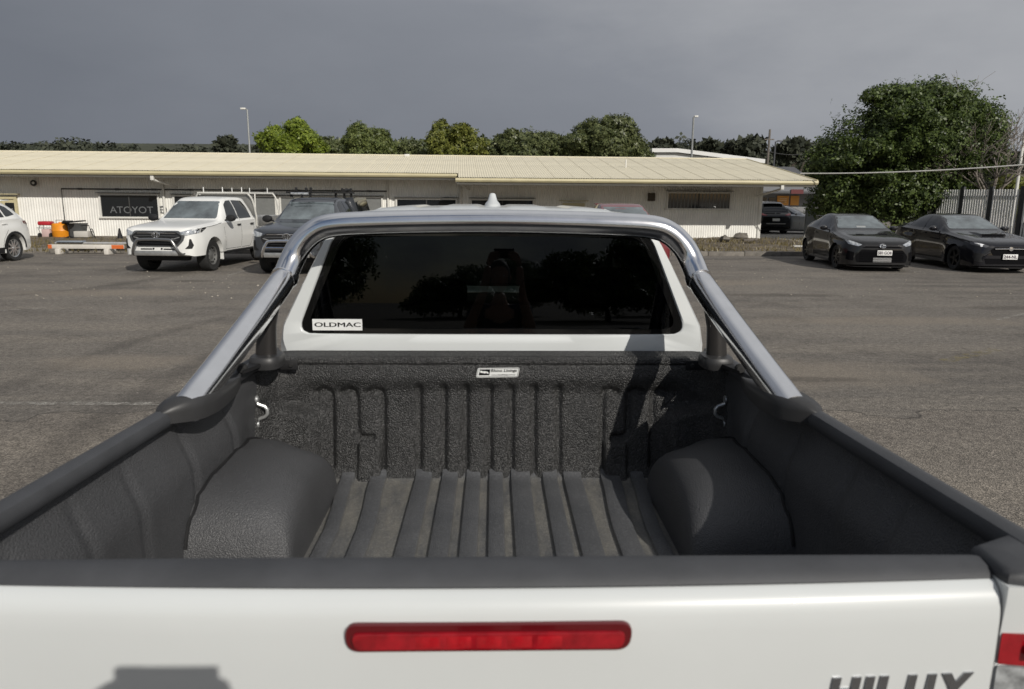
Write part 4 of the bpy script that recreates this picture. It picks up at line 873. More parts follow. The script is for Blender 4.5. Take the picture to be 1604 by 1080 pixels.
# front wall (headboard)
GR = [(-.270, .88, 1.205), (-.180, .88, 1.205), (-.100, .88, 1.205), (-.013, .88, 1.205), (.066, .88, 1.205), (.149, .88, 1.205), (.240, .88, 1.205)]
GP = [[(-.455, 1.172), (-.43, 1.184), (-.408, 1.178), (-.400, 1.150), (-.400, .90)], [(-.55, 1.172), (-.525, 1.184), (-.505, 1.176), (-.498, 1.15), (-.496, 1.035), (-.482, 1.013), (-.44, 1.012)], [(-.64, 1.172), (-.615, 1.184), (-.594, 1.176), (-.587, 1.15), (-.585, .91)]]
def seg_d(x_, z_, po):
    best = 1.
    for (ax, az), (bx, bz) in zip(po[:-1], po[1:]):
        dx = bx-ax; dz = bz-az; t_ = max(0., min(1., ((x_-ax)*dx+(z_-az)*dz)/(dx*dx+dz*dz))); best = min(best, math.hypot(x_-ax-t_*dx, z_-az-t_*dz))
    return best
def hb_y(x_, z_):
    ax = abs(x_)
    y = 2.535+.20*(z_-.87) - .028*sstep(1.165, 1.245, z_+.06*sstep(.66, .76, ax))
    y += .006*math.exp(-((z_-1.279)/.004)**2)
    for c, a, b_ in GR:
        if abs(x_-c) < .04: y += .017*math.exp(-((x_-c)/.0125)**2)*sstep(a-.015, a+.01, z_)*(1-sstep(b_-.02, b_+.012, z_))
    if .36 < ax < .68:
        for po in GP: y += .016*math.exp(-(seg_d(-ax, z_, po)/.0115)**2)
    y -= .014*sstep(.40, .412, ax)*sstep(.495, .483, ax)*(1-sstep(.990, 1.004, z_))
    e_ = 1.085+.24*(ax-.62); y -= .055*sstep(.60, .66, ax)*(1-sstep(e_-.002, e_+.038, z_))*(1-sstep(.76, .80, ax)*.3)
    y -= .07*max(0, (.93-z_)/.07)**2*.35
    y -= .10*sstep(.72, .83, ax)**2
    y += .06*sstep(1.300, 1.318, z_)**2
    return y
zs = sorted(set([.868+.007*i for i in range(67)]+[1.274+.0025*i for i in range(5)])); zs = [z for z in zs if z < 1.318]+[1.318]
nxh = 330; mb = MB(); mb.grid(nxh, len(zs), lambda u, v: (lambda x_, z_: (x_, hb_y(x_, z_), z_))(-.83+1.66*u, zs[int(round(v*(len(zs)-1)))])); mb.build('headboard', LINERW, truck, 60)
# side walls with the wheel boxes
def wall_x(y, z):
    x_ = (.868-.038*(1-sstep(1.14, 1.27, z))*(1-sstep(2.2, 2.42, y)))*rx(y) - .014*sstep(2.46, 2.57, y)**1.5
    for c in (1.22, 1.42, 1.62, 1.9, 2.18): x_ += .010*math.exp(-((y-c)/.012)**2)*sstep(.93, .96, z)*(1-sstep(1.24, 1.27, z))
    return x_ + .012*sstep(1.24, 1.28, z)
def arch(k, s):
    """k 0 (at wall) .. 1 (inner face) ring of the wheel box"""
    q = k*math.pi/2; x_ = .845-.293*math.sin(q)**.60; h_ = .015+.225*max(0, math.cos(q))**.34
    ar = (.31-.02*k)*(.86+.14*h_/.24); af = (.46-.12*sstep(0, .35, k))*(.86+.14*h_/.24); pts = []
    for i in range(29):
        t_ = math.pi*i/28; ex = 2/2.7; c_ = math.cos(t_); s_ = math.sin(t_); pts.append((s*x_*rx(1.75), 2.09-(ar if c_ > 0 else af)*abs(c_)**ex*(1 if c_ > 0 else -1), .862+h_*abs(s_)**ex))
    return pts
for s, nm in ((-1, 'L'), (1, 'R')):
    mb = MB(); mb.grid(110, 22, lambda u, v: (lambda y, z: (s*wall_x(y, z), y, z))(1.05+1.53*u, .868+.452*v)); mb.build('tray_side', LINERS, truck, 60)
    ks = [0, .08, .16, .25, .35, .45, .55, .63, .70, .77, .83, .88, .92, .95, .97, .985, 1.0]; mb = MB(); mb.loft([arch(k, s) for k in ks], close=False); inner = arch(1.0, s); mb.add(inner + [(p[0], p[1], .86) for p in inner], [(i, i+1, 29+i+1, 29+i) for i in range(28)]); mb.build('wheel_box', LINERS, truck, 50)
    # lap joint bead round the wheel box
    b_ = []
    for i in range(3, 26):
        for k in [.004*q for q in range(90)]:
            p = arch(k, s)[i]
            if abs(p[0]) < wall_x(p[1], p[2])-.003: b_.append((p[0], p[1], p[2]+.001)); break
    MB().tube(b_, .0048, 6).build('lining_seam', TRIM, truck)
    # rail cap: rounded plastic moulding
    rs = []
    for i in range(33):
        y = 1.05+1.635*i/32; k = rx(y); e_ = sstep(.985, 1.06, y); dz = -.012*(1-e_)-.011*(y-1.1)
        sec = [(.857, 1.300), (.847, 1.308), (.843, 1.326), (.850, 1.340), (.866, 1.3465), (.884, 1.343), (.902, 1.330), (.914, 1.308), (.918, 1.285), (.914, 1.262), (.90, 1.262), (.89, 1.28)]
        rs.append([(s*x_*k, y, z_+dz) for x_, z_ in sec])
    MB().loft(rs).build('rail_cap', CAPM, truck, 40)
    # tie-down hook
    xw = wall_x(2.47, 1.14)-.004; P_ = [(xw+.008, 1.184), (xw, 1.176), (xw-.004, 1.168), (xw-.026, 1.160), (xw-.034, 1.150), (xw-.034, 1.134), (xw-.026, 1.124), (xw-.004, 1.116), (xw, 1.108), (xw+.008, 1.100)]
    hk = MB().tube([(s*x_, 2.465, z_) for x_, z_ in P_], .0065, 10).build('tie_down_hook', HOOK, truck)
    for z_ in (1.186, 1.097): MB().lathe([(0, -.004), (.013, -.004), (.014, 0), (.011, .005), (0, .006)], 12, 'x', (s*(xw-.001), 2.465, z_)).build('hook_bolt', HOOK, hk)
    # corner plate with bolts
    pl = MB().box((s*.735, 2.552, 1.288), (.088, .010, .036), bev=.004).build('corner_plate', TRIM, truck)
    for dx in (-.021, .021): MB().lathe([(0, -.007), (.006, -.007), (.0075, -.003), (.0075, .002)], 10, 'y', (s*.735+dx, 2.547, 1.288)).build('plate_bolt', TYRE, pl)
    gp = MB().prism([(s*.79, 2.27), (s*.815, 2.50), (s*.755, 2.53), (s*.745, 2.44)], 1.322, 1.334, 'z').build('gusset_plate', TRIM, truck)
    # outer body side with wheel arch
    mb = MB(); ysb = [.985+1.70*i/48 for i in range(49)]; zz = [.0, .2, .4, .6, .8, 1.]
    def zb(y): q = .47**2-(y-2.05)**2; return max(.52, .40+math.sqrt(q)) if q > 0 else .52
    vs = [((lambda z_: (s*(.916*rx(y)+.018*math.sin((z_-.52)/.76*math.pi)), y, z_))(zb(y)+(1.29-zb(y))*v)) for y in ysb for v in zz]
    mb.add(vs, [(i*6+j, (i+1)*6+j, (i+1)*6+j+1, i*6+j+1) for i in range(48) for j in range(5)]); mb.build('tray_outer_side', PEARL, truck)
    # rear corner pillar
    sec = [(.764, 1.0), (.7645, .982), (.83, .978), (.875, .984), (.905, 1.0), (.921, 1.03), (.926, 1.09), (.872, 1.09), (.80, 1.04), (.766, 1.03)]
    MB().loft([[(s*x_, y-(.006 if z_ > 1.2 else .0), z_) for x_, y in sec] for z_ in (.55, .8, 1.0, 1.2, 1.29, 1.3165)]).build('corner_pillar', PEARL, truck, 40)
    cc = [(.765, 1.07), (.765, 1.0), (.768, .984), (.80, .975), (.84, .974), (.88, .984), (.908, 1.0), (.920, 1.03), (.922, 1.10), (.85, 1.11)]
    MB().loft([[(s*(.845+(x_-.845)*k), 1.045+(y-1.045)*k, z_+dz*(abs(x_)-.77)) for x_, y in cc] for z_, k, dz in ((1.312, .985, -.06), (1.318, 1.0, -.06), (1.326, .99, -.05), (1.334, .95, -.03), (1.3385, .86, .0), (1.339, .4, 0))]).build('corner_cap', CAPM, truck, 50)
    # tail lamp
    lp = thing('tail_lamp', None, None); lp.parent = truck; bl_ = [(.766, .977), (.83, .968), (.875, .972), (.908, .99), (.928, 1.03), (.931, 1.085), (.80, 1.085)]
    def lens(z0, z1, nm_, m_, o_=0.): MB().loft([[(s*(.86+(x_-.86)*k), y-o_+(1-k)*.05, z_) for x_, y in bl_] for z_, k in ((z0, .985), (z0+.006, 1), (z1-.006, 1), (z1, .985))]).build(nm_, m_, lp)
    lens(1.188, 1.240, 'red_lens', REDL); lens(1.115, 1.184, 'clear_lens', REFL); lens(.88, 1.111, 'lower_lens', REDD); MB().loft([[(s*(x_ if x_ > .775 else .773), y+.008, z_) for x_, y in bl_] for z_ in (.875, 1.244)]).build('lamp_housing', TRIM, lp)
    MB().box((s*.845, .964, 1.216), (.09, .008, .026), bev=.004).build('reflector', mat('bright_red', (.55, .01, .02), .2, coat=.6), lp)
# tailgate
def cy(x_): return .022*(x_/.77)**2
tg = thing('tailgate', None, None); tg.parent = truck
pz = [(.74, 1.015), (.80, .985), (.95, .968), (1.10, .960), (1.20, .958), (1.255, .959), (1.280, .961), (1.294, .965), (1.304, .972), (1.311, .982), (1.315, .992), (1.315, 1.01)]
mb = MB(); mb.grid(41, len(pz), lambda u, v: (lambda x_, p: (x_, p[1]+cy(x_), p[0]))(-.765+1.527*u, pz[int(round(v*(len(pz)-1)))])); mb.build('outer_panel', PEARL, tg, 50)
mb = MB(); mb.grid(12, 6, lambda u, v: (-.765+1.527*u, 1.05, .87+.42*v)); mb.box((-.760, 1.02, 1.02), (.006, .05, .54)).box((.757, 1.02, 1.02), (.006, .05, .54)); mb.build('inner_panel', LINERS, tg)
sec = [(1.064, 1.285), (1.065, 1.315), (1.059, 1.327), (1.045, 1.333), (1.020, 1.334), (1.002, 1.330), (.991, 1.323), (.986, 1.317), (.988, 1.3125), (1.0, 1.305)]
MB().loft([[(x_, y+cy(x_)*(1. if y < 1.03 else .15), z_-.003*(abs(x_)/.77)**3) for y, z_ in sec] for x_ in [-.765+1.527*i/40 for i in range(41)]]).build('top_cap', CAPM, tg, 40)
# high stop lamp
bl = thing('stop_lamp', None, None); bl.parent = tg
def strip(x0, x1, z0, z1, d0, d1, nm_, m_, r_=.02):
    po = rpoly([(x0, z0), (x1, z0), (x1+.004, z1), (x0-.004, z1)], r_, 5); mb = MB(); n = len(po); vs = []
    for d, sc_ in ((d0, 1.), (d1-.0, 1.), (d1+.002, .985)):
        for x_, z_ in po: vs.append(((x0+x1)/2+(x_-(x0+x1)/2)*(1-(1-sc_)*.3), .9585+cy(x_)-d, (z0+z1)/2+(z_-(z0+z1)/2)*(1-(1-sc_)*4)))
    mb.add(vs, [(i*n+j, i*n+(j+1) % n, (i+1)*n+(j+1) % n, (i+1)*n+j) for i in range(2) for j in range(n)] + [tuple(2*n+j for j in range(n))]); return mb.build(nm_, m_, bl)
LX0, LX1, LZ0, LZ1 = -.210, .200, 1.2325, 1.2765
strip(LX0, LX1, LZ0, LZ1, -.004, .004, 'lamp_housing', REDD)
strip(LX0+.011, LX1-.011, LZ0+.007, LZ1-.012, .0, .009, 'lamp_lens', REDL, .012)
for k in range(9): x_ = LX0+.03+k*(LX1-LX0-.06)/8; MB().box((x_, .9495+cy(x_), (LZ0+LZ1)/2-.003), (.036, .002, .018), bev=.0008).build('led_segment', mat('red_led', (.36, .006, .012), .25, coat=.6, var=.2, vscale=60), bl)
hd = MB().box((0, .955, 1.02), (.26, .03, .09), bev=.012).build('handle', TRIM, tg)
def badge_letter(po, x0, z0, h_):
    """one block letter of the badge, slanted, built from convex strokes"""
    mb = MB()
    for st_ in po:
        q = [(x0+(u+.10*v)*h_, z0+v*h_) for u, v in st_]; n = len(q); mb.add([(x_, .9585+cy(x_)-d, z_) for d, k in ((0, 1), (.003, 1)) for x_, z_ in q], [tuple(range(n, 2*n))] + [(i, (i+1) % n, n+(i+1) % n, n+i) for i in range(n)])
    return mb.build('badge_letter', LETTER, tg)
T_ = .26
BL = {'H': ([[(0, 0), (T_, 0), (T_, 1), (0, 1)], [(.62, 0), (.62+T_, 0), (.62+T_, 1), (.62, 1)], [(T_, .40), (.62, .40), (.62, .62), (T_, .62)]], .88), 'I': ([[(0, 0), (T_, 0), (T_, 1), (0, 1)]], T_),
    'L': ([[(0, 0), (T_, 0), (T_, 1), (0, 1)], [(T_, 0), (.72, 0), (.72, .22), (T_, .22)]], .72), 'U': ([[(0, .12), (T_, .20), (T_, 1), (0, 1)], [(.62, .20), (.88, .12), (.88, 1), (.62, 1)], [(0, .12), (.10, 0), (.78, 0), (.88, .12), (.62, .20), (T_, .20)]], .88), 'X': ([[(0, 0), (.30, 0), (1.0, 1), (.70, 1)], [(0, 1), (.30, 1), (.51, .67), (.35, .46)], [(.49, .54), (.66, .33), (1.0, 0), (.70, 0)]], 1.0)}
hx = .505; hh = .050
for c_ in 'HILUX':
    po, wd = BL[c_]; badge_letter(po, hx, 1.1255, hh); hx += (wd+.17)*hh
MB().box((0, 1.0, .62), (1.7, .16, .16), bev=.03).build('rear_bumper', TRIM, truck)

# sports bar
def smooth(P, k=6):
    P = [Vector(p) for p in P]; out_ = []
    for i in range(len(P)-1):
        p0 = P[max(0, i-1)]; p1 = P[i]; p2 = P[i+1]; p3 = P[min(len(P)-1, i+2)]
        for j in range(k): t_ = j/k; out_.append(.5*((2*p1)+(p2-p0)*t_+(2*p0-5*p1+4*p2-p3)*t_*t_+(3*p1-p0-3*p2+p3)*t_**3))
    return out_+[P[-1]]
sb = thing('sports_bar', None, None); sb.parent = truck
half = [(-.708, 2.505, 1.600), (-.690, 2.545, 1.660), (-.660, 2.560, 1.713), (-.610, 2.566, 1.757), (-.545, 2.568, 1.777), (-.40, 2.572, 1.785), (-.2, 2.578, 1.790)]
hoop = smooth(half + [(0, 2.58, 1.792)] + [(-x_, y, z_) for x_, y, z_ in half[::-1]], 5); MB().tube(hoop, .041, 24).build('hoop', CHROME, sb, 60)
for s in (-1, 1):
    P = [(.706*s, 2.520, 1.606), (.715*s, 2.45, 1.577), (.742*s, 2.26, 1.494), (.771*s, 2.07, 1.411), (.786*s, 1.98, 1.371), (.794*s, 1.93, 1.350), (.802*s, 1.875, 1.326)]
    Ps = smooth(P, 5); k = len(Ps); MB().tube(Ps, [.0415]*4+[.0435]*(k-4), 24, flat=(1.0, .92)).build('leg', CHROME, sb, 60)
    MB().tube([(.7055*s, 2.528, 1.612), (.7085*s, 2.512, 1.603), (.712*s, 2.492, 1.597)], [.0425, .0455, .0425], 24).build('weld_collar', CHROME, sb, 60)
    MB().tube([(.766*s, 2.44, 1.335), (.760*s, 2.45, 1.45), (.736*s, 2.465, 1.575)], [.036, .032, .031], 18, flat=(1, .8)).build('post', mat('dark_post_steel', (.030, .028, .027), .3, metal=.3), sb, 60)
    mb = MB(); rg = []; f_i = pchip([(1.80, .838), (1.83, .795), (1.88, .758), (1.97, .745), (2.08, .750), (2.20, .772)]); f_o = pchip([(1.80, .846), (1.83, .866), (1.90, .870), (2.0, .852), (2.1, .822), (2.2, .782)]); fh = pchip([(1.80, .004), (1.815, .016), (1.86, .032), (1.93, .034), (2.02, .025), (2.12, .013), (2.2, .002)])
    for i in range(23):
        y = 1.80+.40*i/22; hw = (f_o(y)-f_i(y))/2; h_ = fh(y); c_ = s*(f_o(y)+f_i(y))/2; z_ = 1.330
        rg.append([(c_+s*hw*u_, y, z_+h_*v_-(.022 if v_ < 0 else 0)-.010*max(0, u_)) for u_, v_ in ((1.06, -.2), (1.05, .1), (1.0, .45), (.88, .8), (.65, 1.), (0, 1.05), (-.65, 1.), (-.88, .8), (-1.0, .45), (-1.04, .1), (-1.04, -.2))])
    mb.loft(rg); mb.build('leg_foot', FOOTM, sb, 50)
    ft = rpoly([(.762*s-.052, 2.37), (.762*s+.052, 2.37), (.762*s+.050, 2.51), (.762*s-.050, 2.51)], .05, 5)
    mb = MB(); mb.loft([[(.762*s+(x_-.762*s)*k, 2.44+(y-2.44)*k, z_) for x_, y in ft] for z_, k in ((1.31, .95), (1.325, 1), (1.342, 1), (1.350, .92), (1.352, .7))]); mb.build('post_foot', FOOTM, sb, 40)
    bm_ = MB().lathe([(0, -.012), (.012, -.012), (.016, -.006), (.016, .006)], 10, 'y', (s*.80, 2.30, 1.335)).build('clamp_bolt', TYRE, sb)

# liner maker's sticker on the headboard
q = [(-.062, 1.2355), (.090, 1.2375), (.096, 1.272), (-.056, 1.270)]; yl = hb_y(0, 1.252)-.006
st = thing('liner_sticker', None, None); st.parent = truck
MB().prism(rpoly(q, .006, 3), yl, yl+.003, 'y').build('sticker_base', STICK, st)
def inset(q, d): c = Vector((sum(p[0] for p in q)/4, sum(p[1] for p in q)/4)); return [((p[0]-c.x)*(1-d/.076)+c.x, (p[1]-c.y)*(1-d/.0175)+c.y) for p in q]
MB().loft([[(x_, yl-.0006, z_) for x_, z_ in inset(q, .0022)], [(x_, yl-.0006, z_) for x_, z_ in inset(q, .0036)]], close=True, caps=False).build('sticker_border', INK, st)
text_mb('Rhino Linings', .094, .0125, (-.008, yl-.001, 1.2535), (1, .0, .013), (0, 0, 1), .0008, shear=.18, bold=.012).build('sticker_lettering', INK, st)
text_mb('www.rhinolinings.com.au', .086, .0055, (-.006, yl-.001, 1.2425), (1, .0, .013), (0, 0, 1), .0008).build('sticker_address', INK, st)
MB().prism([(-.052, 1.244), (-.014, 1.245), (-.010, 1.2655), (-.047, 1.265)], yl-.0012, yl, 'y').build('sticker_icon', INK, st)
MB().prism([(-.048, 1.258), (-.043, 1.2625), (-.038, 1.259), (-.030, 1.260), (-.020, 1.258), (-.015, 1.252), (-.021, 1.249), (-.022, 1.254), (-.028, 1.252), (-.031, 1.249), (-.033, 1.253), (-.041, 1.253), (-.045, 1.254)], yl-.002, yl-.001, 'y').build('icon_animal', STICK, st)

# cab: back panel with window, roof, sides, screen, interior
def yb_(z): return 2.705+.072*max(0., z-1.375)
outer = [(-.80, 1.0), (-.80, 1.33), (-.788, 1.40), (-.738, 1.50), (-.686, 1.60), (-.632, 1.70), (-.592, 1.765), (-.53, 1.795), (0, 1.812)]; outer = outer + [(-x_, z_) for x_, z_ in outer[:-1][::-1]]
wo = rpoly([(-.728, 1.372), (.728, 1.372), (.576, 1.752), (-.576, 1.752)], [.062, .062, .06, .06], 8)
def ring2(a, b_, n=160):
    """quads between two closed loops resampled by angle about a shared centre"""
    c = Vector((0, 1.53)); A = []; B = []
    def hit(poly, d):
        best = None
        for i in range(len(poly)):
            p = Vector(poly[i])-c; q_ = Vector(poly[(i+1) % len(poly)])-c; e_ = q_-p; den = d.x*e_.y-d.y*e_.x
            if abs(den) < 1e-9: continue
            t_ = (p.x*e_.y-p.y*e_.x)/den; u = (p.x*d.y-p.y*d.x)/den
            if t_ > 0 and -1e-6 <= u <= 1+1e-6: best = t_ if best is None else min(best, t_)
        return c+d*best
    for i in range(n): q_ = 2*math.pi*i/n; d = Vector((math.cos(q_), math.sin(q_)*.45)).normalized(); A.append(hit(a, d)); B.append(hit(b_, d))
    return A, B
A, B = ring2(outer, wo); n = len(A); mb = MB(); mid = [a.lerp(b_, .90) for a, b_ in zip(A, B)]
mb.loft([[(p.x, yb_(p.y)+.03, p.y) for p in A], [(p.x*.995, yb_(p.y), p.y) for p in [a.lerp(b_, .10) for a, b_ in zip(A, B)]], [(p.x, yb_(p.y)-.004, p.y) for p in mid], [(p.x, yb_(p.y), p.y) for p in [a.lerp(b_, .97) for a, b_ in zip(A, B)]], [(p.x, yb_(p.y)+.012, p.y) for p in B]], close=True, caps=False)
mb.build('cab_back', PEARL, truck, 40)
MB().box((0, 2.71, 1.352), (1.50, .012, .006), bev=.002).build('panel_crease', PEARL, truck)
C0 = Vector((0, 1.56)); ins = [C0+(Vector(p)-C0)*1.0 for p in wo]; i2 = [Vector((p[0]*.955, 1.56+(p[1]-1.56)*.90)) for p in wo]
MB().loft([[(p.x, yb_(p.y)+.004, p.y) for p in ins], [(p.x, yb_(p.y)+.0045, p.y) for p in i2]], close=True, caps=False).build('window_border', mat('ceramic_frit', (.006, .006, .006), .06, spec=.5), truck)
wp = thing('rear_window', None, None); wp.parent = truck
MB().add([(p.x, yb_(p.y)+.006, p.y) for p in ins], [tuple(range(len(ins)))]).build('glass', TINT, wp)
# oblong window sticker
zs0, zs1 = 1.386, 1.418; xs0, xs1 = -.672, -.488
stk = thing('window_sticker', None, None); stk.parent = truck
mb = MB().box(((xs0+xs1)/2, yb_(1.40)+.002, 1.405), (xs1-xs0, .0016, .0425)); mb.build('sticker_base', STICK, stk)
tm = MB()
for k_ in (-1, 0, 1): text_mb('OLDMAC', .170, .0165, (xs0+.008+k_*.0009, yb_(1.40)+.0010-.0002*k_, 1.397), (1, 0, 0), (0, 0, 1), .0006, mb=tm)
tm.build('sticker_lettering', INK, stk)
# drip seal over the window and roof
def roof_z(x_, y):
    z_ = 1.835-.032*(abs(x_)/.6)**3.5 - .045*(1-sstep(2.70, 2.95, y))**2
    for c in (-.38, -.13, .13, .38): z_ += .006*sstep(.085, .06, abs(x_-c))*sstep(2.82, 2.95, y)
    z_ -= .03*sstep(3.5, 4.05, y)
    return z_
mb = MB(); mb.grid(90, 30, lambda u, v: (lambda x_, y: (x_, y, roof_z(x_, y)))(-.615+1.23*u, 2.735+1.30*v)); mb.build('roof', PEARL, truck, 60)
MB().tube([(-.57+1.14*i/12, 2.735, 1.766+.012*(1-abs(i-6)/6)) for i in range(13)], .012, 8).build('roof_seal', TRIM, truck)
# aerial
fn = []
for z_, l0, l1, w_ in ((1.828, 3.27, 3.50, .040), (1.837, 3.28, 3.49, .037), (1.846, 3.31, 3.47, .033), (1.858, 3.35, 3.455, .022), (1.872, 3.385, 3.445, .018), (1.886, 3.41, 3.44, .014), (1.891, 3.415, 3.435, .008)):
    fn.append([(w_*math.sin(q)*1.0-.004, (l0+l1)/2+(l1-l0)/2*math.cos(q), z_) for q in [2*math.pi*i/14 for i in range(14)]])
MB().loft(fn).build('aerial', PEARL, truck, 50)
for s in (-1, 1):
    sp = [(.50, .885), (.8, .905), (1.1, .905), (1.22, .885), (1.30, .865), (1.50, .768), (1.66, .690), (1.755, .628), (1.79, .585)]
    def sx(z_): return pchip(sp)(z_)
    f_ = pchip(sp); mb = MB(); mb.grid(20, 18, lambda u, v: (lambda y, z_: (s*(f_(z_)-.10*(1-sstep(2.70, 3.1, y))*(1 if z_ > 0 else 0)), y, z_))(2.73+1.9*u, .50+1.28*v)); side = mb.build('cab_side', PEARL, truck)
    bv = BVHTree.FromPolygons([Vector(q) for q in mb.v], mb.f)
    for nm_, po in (('rear_side_glass', [(2.95, 1.32), (3.62, 1.32), (3.62, 1.74), (3.1, 1.74)]), ('front_side_glass', [(3.68, 1.32), (4.55, 1.30), (4.05, 1.72), (3.68, 1.74)])):
        g = MB(); patch(g, bv, rpoly(po, .05), 'l' if s > 0 else 'R', .004, .15); g.build(nm_, GLASSD, truck)
    mi_ = MB(); mi_.loft([[(s*(.98+.11*math.cos(q)*k), 4.42+y0, 1.30+.09*math.sin(q)*k) for q in [2*math.pi*i/16 for i in range(16)]] for y0, k in ((-.06, .9), (-.03, 1), (.03, .85), (.06, .4))]); mi_.build('mirror', PEARL, truck)
    MB().prism([(s*.58, 3.98), (s*.64, 3.98), (s*.78, 4.68), (s*.70, 4.68)], 0, 1, 'z').build('screen_pillar', PEARL, truck) if False else None
    MB().tube([(s*.595, 3.98, 1.785), (s*.66, 4.3, 1.56), (s*.735, 4.68, 1.27)], .035, 8).build('screen_pillar', PEARL, truck)
mb = MB(); mb.grid(9, 7, lambda u, v: (lambda w_: (-(w_)+2*w_*u, 3.99+.68*v+.03*(1-(2*u-1)**2), 1.785-.51*v))(.585+.15*v)); wsn = thing('windscreen', None, None); wsn.parent = truck; mb.build('glass', CLEARG, wsn)
MB().loft([[(s_*x_, y, z_) for s_, x_, z_ in ((-1, .90, .5), (-1, .90, zt-.14), (-1, .80, zt-.02), (0, 0, zt+.03), (1, .80, zt-.02), (1, .90, zt-.14), (1, .90, .5))] for y, zt in ((4.66, 1.25), (5.2, 1.22), (5.8, 1.16), (6.05, 1.10), (6.12, .95))]).build('bonnet', PEARL, truck, 50)
MB().box((0, 6.13, .62), (1.75, .12, .35), bev=.05).build('front_bumper', PEARL, truck)
MB().box((0, 3.7, .62), (1.55, 1.9, .30)).build('underbody', TRIM, truck); MB().box((0, 1.75, .62), (1.1, 1.4, .26)).build('chassis', TRIM, truck)
# interior
MB().box((0, 3.7, .95), (1.66, 1.85, .1)).build('cab_floor', SEAT, truck)
MB().box((0, 4.42, 1.10), (1.46, .50, .36), bev=.06).build('dashboard', SEAT, truck)
MB().box((0, 2.93, 1.22), (1.40, .14, .48), bev=.05, M=Matrix.Rotation(R(-8), 3, 'X')).build('rear_seat', SEAT, truck)
for x_ in (-.42, .42): MB().box((x_, 2.90, 1.53), (.27, .09, .15), bev=.035).build('rear_headrest', SEAT, truck)
for x_ in (-.38, .38):
    MB().box((x_, 3.62, 1.20), (.50, .14, .58), bev=.06, M=Matrix.Rotation(R(-12), 3, 'X')).build('front_seat', SEAT, truck); MB().box((x_, 3.56, 1.58), (.27, .09, .19), bev=.04).build('front_headrest', SEAT, truck)
MB().box((0, 4.10, 1.62), (.24, .03, .075), bev=.02).tube([(0, 4.10, 1.65), (0, 4.13, 1.74)], .012, 6).build('cabin_mirror', SEAT, truck)
MB().add([(-.6, 2.80, 1.775), (.6, 2.80, 1.775), (.57, 3.98, 1.785), (-.57, 3.98, 1.785)], [(0, 1, 2, 3)]).build('headlining', mat('headlining', (.05, .05, .048), .9), truck)
for s_ in (-1, 1): mb = MB(); mb.grid(6, 8, lambda u, v: (s_*(pchip(sp)(1.0+.77*v)-.045-.10*(1-sstep(2.70, 3.1, 2.8+1.8*u))), 2.8+1.8*u, 1.0+.77*v)); mb.build('door_trim', SEAT, truck)
MB().box((0, 2.79, 1.10), (1.5, .04, .5)).build('back_trim', SEAT, truck)

# ------------------------------------------------------------------ parked vehicles (local frame: y=0 front axle, front faces -y, x to the car's left)
def wheel(parent, x_, y, r_, wd, style, rimm):
    w_ = thing('wheel', None, None, (x_, y, r_)); w_.parent = parent; s = 1 if x_ > 0 else -1; h = wd/2; ri = r_*(.60 if style == 'steel' else .70)
    MB().lathe([(ri, -h*.85), (r_*.93, -h), (r_*.99, -h*.75), (r_, -h*.4), (r_, h*.4), (r_*.99, h*.75), (r_*.93, h), (ri, h*.85)], 28, 'x').build('tyre', TYRE, w_, off=(0, 0, 0))
    mb = MB(); mb.lathe([(ri, -h*.8*s), (ri*1.0, h*.86*s), (ri*.93, h*.80*s), (ri*.88, h*.35*s)], 28, 'x'); mb.lathe([(ri*.9, h*.30*s), (0, h*.25*s)], 28, 'x', mi=1)
    if style == 'steel':
        mb.lathe([(ri*.9, h*.35*s), (ri*.62, h*.62*s), (ri*.5, h*.50*s), (ri*.28, h*.66*s), (0, h*.68*s)], 28, 'x')
        for k in range(10): q = 2*math.pi*k/10; mb.box((h*.60*s, ri*.74*math.cos(q), ri*.74*math.sin(q)), (.02, ri*.12, ri*.12), mi=1)
    else:
        n = {'ten': 10, 'five': 5, 'multi': 8}[style]
        for k in range(n):
            q = 2*math.pi*k/n; u = Vector((0, math.cos(q), math.sin(q))); v = Vector((0, -math.sin(q), math.cos(q))); w1 = ri*(.10 if n > 6 else .17)
            P = [u*ri*.12+v*w1, u*ri*.95+v*w1*.75, u*ri*.95-v*w1*.75, u*ri*.12-v*w1]; X0 = Vector((h*.45*s, 0, 0)); X1 = Vector((h*.80*s, 0, 0)); X2 = Vector((h*.86*s, 0, 0))
            mb.add([p+X0 for p in P]+[P[0]+X2*.9, P[1]+X1, P[2]+X1, P[3]+X2*.9], [(0, 1, 2, 3), (4, 5, 6, 7), (0, 1, 5, 4), (1, 2, 6, 5), (2, 3, 7, 6), (3, 0, 4, 7)])
        mb.lathe([(ri*.2, h*.5*s), (ri*.19, h*.84*s), (0, h*.86*s)], 14, 'x')
    mb.build('rim', [rimm, TRIM], w_, off=(0, 0, 0))
    return w_
